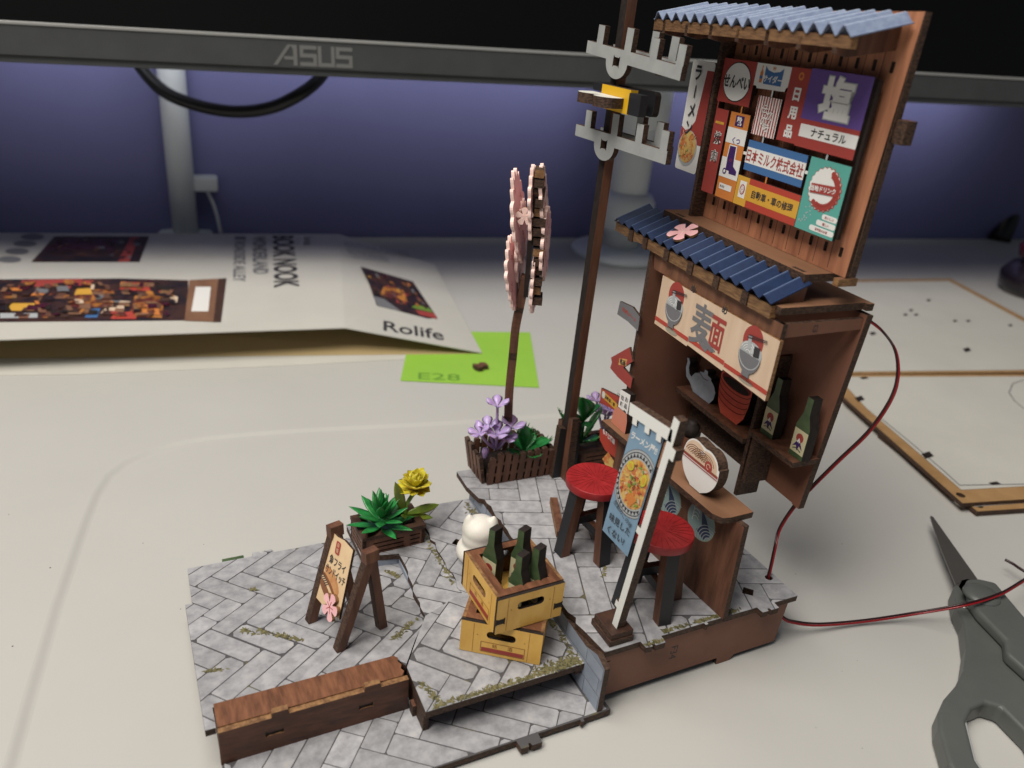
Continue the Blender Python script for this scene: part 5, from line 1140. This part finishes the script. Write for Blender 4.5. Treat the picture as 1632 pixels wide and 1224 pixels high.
# ================================================================ utility pole
PB = at(896, 757, 2.0); PX, PY = 13.85, 9.25; ptop = atY(1012, -30, PY); ptop = Vector((ptop.x-.1, PY, ptop.z))
t = thing('utility_pole', 'tall square brown utility pole with two grey cross-arms and a yellow box', 'utility pole', (PX, PY, 2))
b = MB('pole', t); pa = Vector((PX-.1, PY, 2.02)); b.beam(pa, ptop, .34, .34, wood, edged, upv=(0, 1, 0)); b.make()
for dx, dy, hh in ((-.34, 0, 2.1), (.36, 0, 2.3), (0, -.38, 2.6), (0, .4, 2.2)):
    b = MB('foot_blade', t); c = Vector((PX-.1+dx*.9, PY+dy*.9, 2.02)); b.ply(Fr(c, (1, 0, 0) if dx else (0, 1, 0), (0, 0, 1)), [(-.2, 0), (.2, 0), (.16, hh), (-.12, hh+.08)], .3, blackp if dx else wood, edge, h0=.15); b.make()
def arm(zl, zr, yl, yr, X, name):
    f = Fr((X, yl, zl), (0, yr-yl, zr-zl), (0, 0, 1)); f.y = f.n.cross(f.x)
    L = math.hypot(yr-yl, zr-zl)
    def outl(L, prs, base_, lobe=None):
        pts = [(0, 0)]
        if lobe: pts += [(lobe-.62, .0)]+arcpts(lobe, -.02, .60, math.pi, 2*math.pi, 14, .46)+[(lobe+.62, 0)]
        pts += [(L, 0), (L, base_)]
        for u, w_, h_ in sorted(prs, reverse=True): pts += [(u+w_, base_), (u+w_, base_+h_), (u, base_+h_), (u, base_)]
        pts += [(0, base_)]; return pts
    lb = 1.85
    b = MB('cross_arm', t); b.ply(f, outl(L, [(.55, .36, .52), (2.15, .36, .62), (3.5, .34, .52), (4.75, .34, .52)], .36, lb), .18, poleg, edge, holes=[butterfly(lb-.02, .0, .18, .17)]); b.make()
    b = MB('rear_arm', t); f2 = Fr(Vector((X+.62, yl, zl)), f.x, f.y)
    b.ply(f2, [(u+.55, v) for u, v in outl(L-1.35, [(.45, .36, .52), (2.0, .34, .62), (L-2.1, .36, .6)], .36)], .18, poleg, edge); b.make()
    b = MB('arm_link', t); b.box((X+.02, yr+1.0, zr+.02), (X+.6, yr+1.2, zr+.22), poleg, me=edge); b.make()
    b = MB('arm_link', t); b.box((X+.02, yl-1.1, zl+.02), (X+.6, yl-.9, zl+.22), poleg, me=edge); b.make()
arm(17.0, 16.7, 10.68, 5.62, 13.4, 'upper'); arm(14.45, 14.5, 10.75, 5.62, 13.4, 'lower')
bf2 = Fr((13.3, 0, 0), (0, -1, 0), (0, 0, 1)); qa = bf2.pix(960, 136); qb = bf2.pix(1006, 145); qc = bf2.pix(1000, 183)
b = MB('yellow_box', t); b.box((13.3, -qb[0], qc[1]), (13.55, -qa[0], qb[1]+.02), edge, me=M('box_yellow', (.66, .38, .015), .4)); b.make()
b = MB('black_wing', t); b.box((13.25, -qb[0]-.62, qc[1]+.02), (13.5, -qb[0]-.01, qb[1]-.05), blackp); b.make(); b = MB('black_wing', t); b.box((13.4, -qa[0]+.01, qc[1]+.45), (13.6, -qa[0]+.7, qb[1]), blackp); b.make()
b = MB('back_plate', t); b.ply(bf2, rrect(qa[0]-.25, qc[1]+.02, qb[0]+.62, qb[1]+.05, .15), .2, blackp, edged, h0=-.45); b.make()
zz = (qa[1]+qc[1])/2-.02; lob = Fr((12.55, -qa[0]-.0, zz), (1, 0, 0), (0, -1, 0))
if lob.n.z < 0: lob = Fr((12.55, -qa[0], zz), (0, -1, 0), (1, 0, 0)); 
lob = Fr((13.29, -qa[0]+.5, zz+.12), (0, -1, 0), (-1, 0, 0)); lob.n = Vector((0, 0, 1))
b = MB('lobed_shelf', t); pts = [(0, 0), (1.8, 0)]+arcpts(1.40, .30, .44, 0, math.pi, 12)+arcpts(.48, .30, .44, 0, math.pi, 12)
o_ = [(x, y) for x, y in pts]
b.ply(lob, o_ if parea(o_) > 0 else o_[::-1], .30, offw, edge); b.make(recalc=True)
# ================================================================ cherry tree of layered cut-outs, seen almost edge-on
tb = Vector((11.55, 10.05, 2.0)); t = thing('cherry_tree', 'pink cut-out cherry blossom tree with a thin dark brown trunk', 'tree', tuple(tb))
vd = Vector((tb.x-CAM.x, tb.y-CAM.y, 0)).normalized(); latv = Vector((vd.y, -vd.x, 0))
def T_(px, py, off=0):        # point on the upright plane through the tree that faces the camera, pushed along the layers
    return atP(px, py, tb+vd*off, vd)
b = MB('trunk', t); tp = smooth([T_(810, 668), T_(812, 620), T_(818, 560), T_(822, 520), T_(830, 480), T_(838, 440)], 5)
for i in range(len(tp)-1): b.beam(tp[i], tp[i+1]+(tp[i+1]-tp[i]).normalized()*.02, .30, .40, wood if i % 9 else edge, edged, upv=vd)
b.make()
def crown_layer(px, y0, y1, depth0, depth1, m, seed, lean=0., th=.11, px1=None):
    """an upright blossom-edged board, nearly edge-on: spans the depth direction"""
    r = random.Random(seed); top_ = T_(px if px1 is None else px1, y0); bot = T_(px, y1)
    ax = (vd*math.cos(.13+lean)+latv*math.sin(.13+lean)).normalized(); o = bot; uy = (top_-bot).normalized(); H = (top_-bot).length
    f = Fr(o, -ax, uy)
    if f.n.dot(CAM-o) < 0: f = Fr(o, ax, uy); sgn = 1
    else: sgn = -1
    pts = []; W = depth1-depth0; n_ = 132
    for i in range(n_):
        a = 2*math.pi*i/n_; sc_ = .86+.10*math.sin(a*4+seed)+.17*abs(math.sin(a*9+seed)); u = (depth0+depth1)/2+W/2*math.cos(a)*sc_; v = H/2+H/2*math.sin(a)*min(1, .82+.18*abs(math.sin(a*9+seed))); pts.append((sgn*u, v))
    if parea(pts) < 0: pts = pts[::-1]
    b = MB('blossom_layer', t); b.ply(f, pts, th, m, pinkl, back=pinkl); ob = b.make(); b = MB('petal_lines', ob)
    for i in range(9):
        u, v = sgn*((depth0+depth1)/2+r.uniform(-.3, .3)*W), H*(.15+.08*i); 
        for k in range(5): a = k*1.257+i; b.line(f, [(u, v), (u+.13*math.cos(a), v+.13*math.sin(a))], .03, M_line, .004)
    tag(b.make(), kind='stuff'); return f
M_line = M('petal_line', (.60, .22, .25), .5)
crown_layer(834, 268, 420, -.7, .8, pink, 1, .10, px1=822); crown_layer(826, 372, 492, -.9, .6, pink, 2, .12, px1=818)
crown_layer(826, 320, 470, -.3, 1.2, pink, 7, .05, px1=831)
crown_layer(850, 262, 392, -.6, .7, pink, 3, .03, px1=852); crown_layer(872, 262, 402, -.4, .9, pinkl, 4, .02, px1=864); crown_layer(850, 395, 500, -.5, .6, pink, 5, .05, px1=858); crown_layer(866, 330, 452, -.5, 1.0, pink, 6, .04, px1=873)
b = MB('branch_board', t)
r = random.Random(3)
for i in range(14):
    y = 268+i*15.5; x = 860-.012*(y-268)**1+(-3 if i > 9 else 0); c = T_(x, y+6); w_ = r.uniform(.10, .17); b.beam(c-latv*w_*1.3, c+latv*w_*1.3, r.uniform(.5, .9), .26, edged if i % 3 else edge, edge if i % 4 else edgel, upv=(0, 0, 1))
b.beam(T_(838, 470), T_(852, 300), .16, .5, edged, edge, upv=vd); b.make()
c = T_(836, 345, -.4); blossom(Fr(c, latv, (0, 0, 1)), 0, 0, .30, pinkl, pinkl, t, None, h=.02, th=.1, rot=.4, name='blossom')
# ================================================================ planters beside the pole
o = Vector((10.62, 9.42, 2.015)); t = thing('fenced_planter', 'planter box fenced with brown slats holding lilac flowers and green fly-trap leaves', 'planter', tuple(o))
L = 2.72; fh = 1.28
def fence(f, ll, n_, par, seed, lean=0):
    r = random.Random(seed); step = ll/n_; slots_y = None
    for i in range(n_):
        h_ = fh*r.uniform(.92, 1.08); b = MB('slat', par); w_ = step*.74; u = i*step+step*.13
        b.ply(f, [(u, 0), (u+w_, 0), (u+w_*1.0, h_-.05), (u+w_*.8, h_), (u+w_*.2, h_), (u, h_-.05)], .14, wood, edge, h0=.0); b.make()
    for z in (.42, .9) if n_ > 5 else (.55,):
        b = MB('rail', par); b.ply(f, R_(0, z-.07, ll, z+.07), .1, wood, edge, h0=-.015); b.make()
fence(Fr(o, (1, -.02, 0), (0, -.10, 1)), L, 9, t, 1); fence(Fr(o+Vector((-.12, 1.55, 0)), (0, -1, 0), (-.18, 0, 1)), 1.45, 4, t, 2)
fence(Fr(o+Vector((L, 1.5, 0)), (-1, 0, 0), (0, 0, 1)), L, 9, t, 3); fence(Fr(o+Vector((L, 0, 0)), (0, 1, 0), (0, 0, 1)), 1.45, 4, t, 4)
b = MB('soil', t); b.box((o.x+.05, o.y+.1, 2.02), (o.x+L-.12, o.y+1.4, 2.55), edged); b.make()
def flytrap(name, label, c, leaves, spikes=True, mat_=lgreen):
    b = MB(name, None)
    for d, LL, ww, cu_ in leaves:
        d = Vector(d).normalized(); bezier_leaf(b, c, d, LL, ww, mat_, curl=cu_, tip=1.75, cup=.45, th=.05)
        s_ = d.cross(Vector((0, 0, 1))).normalized(); n_ = s_.cross(d)
        if spikes:
            for k in range(9):
                kk = .50+.5*math.sin(math.pi*k/8)*1.0; off = (k-4)/4; wv_ = ww*.5*off; base_ = c+d*(LL*min(.97, kk))+s_*wv_+n_*(cu_*LL*kk*kk+.04)
                e = base_+(d*.7*max(.2, kk-.3)+s_*off*.6).normalized()*.17+n_*.06; b.tube([base_, e], .026, mat_, 5, r1=.008)
    return b.make(label, 'plant', recalc=True)
c = Vector((12.35, 9.95, 2.85))
flytrap('flytrap_plant', 'green toothed fly-trap leaves beside the lilac flower in the fenced planter', c, [((-.15, -.2, 1), 1.35, .66, .02), ((.9, -.35, .55), 1.15, .72, .0), ((-.85, -.5, .30), 1.0, .6, .02), ((.15, -1, .22), .8, .75, .0), ((.75, .5, .6), .9, .5, .05), ((-.5, .6, .6), .8, .5, .05)])
def lilac_flower(name, label, c, heads, petals=5, r_=.34, hh=.52):
    t_ = thing(name, label, 'flower', tuple(c))
    for H_, sc_ in heads:
        H_ = Vector(H_); b = MB('stem', t_); m_ = c+(H_-c)*.5+Vector((0, 0, -.08)); b.tube(smooth([c, m_, H_], 4), .065, lilac, 7, r1=.05); b.make()
        b = MB('bloom', t_); ax = ((H_-c).normalized()*.8+Vector((0, 0, .8))).normalized()
        x = ax.orthogonal().normalized(); y = ax.cross(x)
        for k in range(petals):
            a = 2*math.pi*k/petals+.4; rad = x*math.cos(a)+y*math.sin(a); bezier_leaf(b, H_-ax*.04, rad*.75+ax, hh*sc_*1.05, .42*sc_, lilac, upv=tuple(rad), curl=.28, th=.02, tip=2.2, n=6, cup=.35)
        b.make(recalc=True)
    return t_
FP = lambda x, y, Y: atY(x, y, Y)
c = FP(791, 716, 9.95)
lilac_flower('lilac_flower', 'lilac plastic flower with several trumpet blooms in the fenced planter', c, [(FP(793, 648, 9.9), .95), (FP(765, 692, 9.8), .9), (FP(815, 682, 9.75), 1.05), (FP(792, 694, 9.65), 1.15), (FP(778, 682, 10.1), 1.0), (FP(806, 700, 9.6), .9)], 5)
b = MB('white_bud'); q = FP(773, 728, 10.0); b.lathe(q, [(.03, -.15), (.1, 0), (.14, .2), (.12, .34)], lilac, 10); b.make('small pale lilac bud low in the fenced planter, by its left corner', 'flower')
# rear planter, right of the pole
o = at(912, 744, 2.0); oz = Vector((14.45, 9.3, 2.0)); hh = atY(912, 705, 9.3)
t, f = slat_box('planter_box', 'brown slotted planter box behind the red stool with fly-trap leaves', oz, Vector((1, -.02, 0)), Vector((.02, 1, 0)), 2.3, 1.3, .78, 'h')
c = Vector((15.05, 9.85, 2.7)); c2 = FP(925, 705, 9.85)
c = c2
def to(px, py, Y=9.85): return FP(px, py, Y)
def lv(px, py, ww, Y=9.7, cu_=.03, s_=None):
    d = to(px, py, Y)-(s_ or c); return (tuple(d), d.length, ww, cu_)
flytrap('flytrap_plant', 'tall green toothed fly-trap leaves behind the utility pole foot', c, [lv(889, 658, .62, 9.6), lv(962, 655, .66, 9.5), lv(952, 702, .72, 9.2), lv(948, 678, .5, 9.6), lv(900, 668, .5, 9.3)])
b = MB('flytrap_plant'); e = to(929, 672); b.tube([c, e], .09, lgreen, 8); 
for px, py, ww in ((928, 634, .9), (958, 646, .6), (902, 655, .6), (918, 682, .5), (938, 680, .5)):
    d = to(px, py, 9.5)-e; bezier_leaf(b, e, d, d.length, ww, lgreen, curl=.02, tip=1.75, cup=.4, th=.05)
b.make('upright green fly-trap stalk with a broad cupped leaf, right of the utility pole', 'plant', recalc=True)
c = to(962, 690, 10.2)
lilac_flower('lilac_flower', 'lilac plastic flower half hidden behind the small wall signs', c, [(to(965, 662, 10.2), 1.25), (to(951, 640, 10.4), .9), (to(972, 655, 9.9), 1.1)], 5)
# ================================================================ wires
def pair(name, label, pts, r_, dz=Vector((0, 0, .11))):
    t = thing(name, label, 'wire', tuple(pts[0])); P = smooth(pts, 8)
    b = MB('red_strand', t); b.tube(P, r_, wirer, 8); b.make(); b = MB('black_strand', t); b.tube([p+dz for p in P], r_, wirek, 8); b.make(); return t
wxx = 18.15
pair('lamp_wire', 'thin red and black wire bowing out behind the noodle bar down into the paving', [atX(1386, 512, wxx-.3), atX(1408, 530, wxx), atX(1428, 560, wxx+.1), atX(1432, 600, wxx+.1), atX(1420, 640, wxx+.1), atX(1385, 690, wxx+.1), atX(1335, 738, wxx), atX(1285, 788, wxx-.1), atX(1262, 815, wxx-.3), atX(1243, 846, wxx-.4), atX(1236, 875, 17.5), Vector((hr.x, hr.y, 2.3)), Vector((hr.x, hr.y, 1.85))], .034, Vector((-.03, .04, .045)))
pair('loose_wire', 'thin red and black wire curving from under the base across the scissors', [Vector((17.3, 1.2, 1.5)), at(1247, 985, 1.0), at(1270, 994, .6), at(1310, 997, .25), at(1380, 991, .1), at(1460, 979, .4), at(1540, 965, 1.15), at(1590, 950, 1.25), at(1620, 934, 1.3), at(1680, 895, 1.3)], .036, Vector((.02, .04, .055)))
b = MB('wire_end'); b.tube(smooth([at(1602, 892, .6), at(1615, 899, .6), at(1632, 910, .6), at(1680, 935, .6)]), .055, wirek, 8); b.make('dark bare wire end lying right of the scissors blade', 'wire')
b = MB('desk_specks')
rr = random.Random(12)
for px, py in ((325, 868), (1268, 915), (1342, 867), (1366, 1053), (1342, 1070), (1374, 1193), (14, 820), (80, 905), (228, 866), (1308, 994), (288, 971), (20, 1030), (1300, 1160)):
    p = at(px, py, -.1 if px > 150 and py > 700 else 0); k = rr.uniform(.014, .03); b.lathe((p.x, p.y, p.z+.002), [(k, 0), (k*.9, .01), (k*.2, .015)], grey, 7)
b.make('grey dust specks scattered over the white desk', 'dust', kind='stuff')
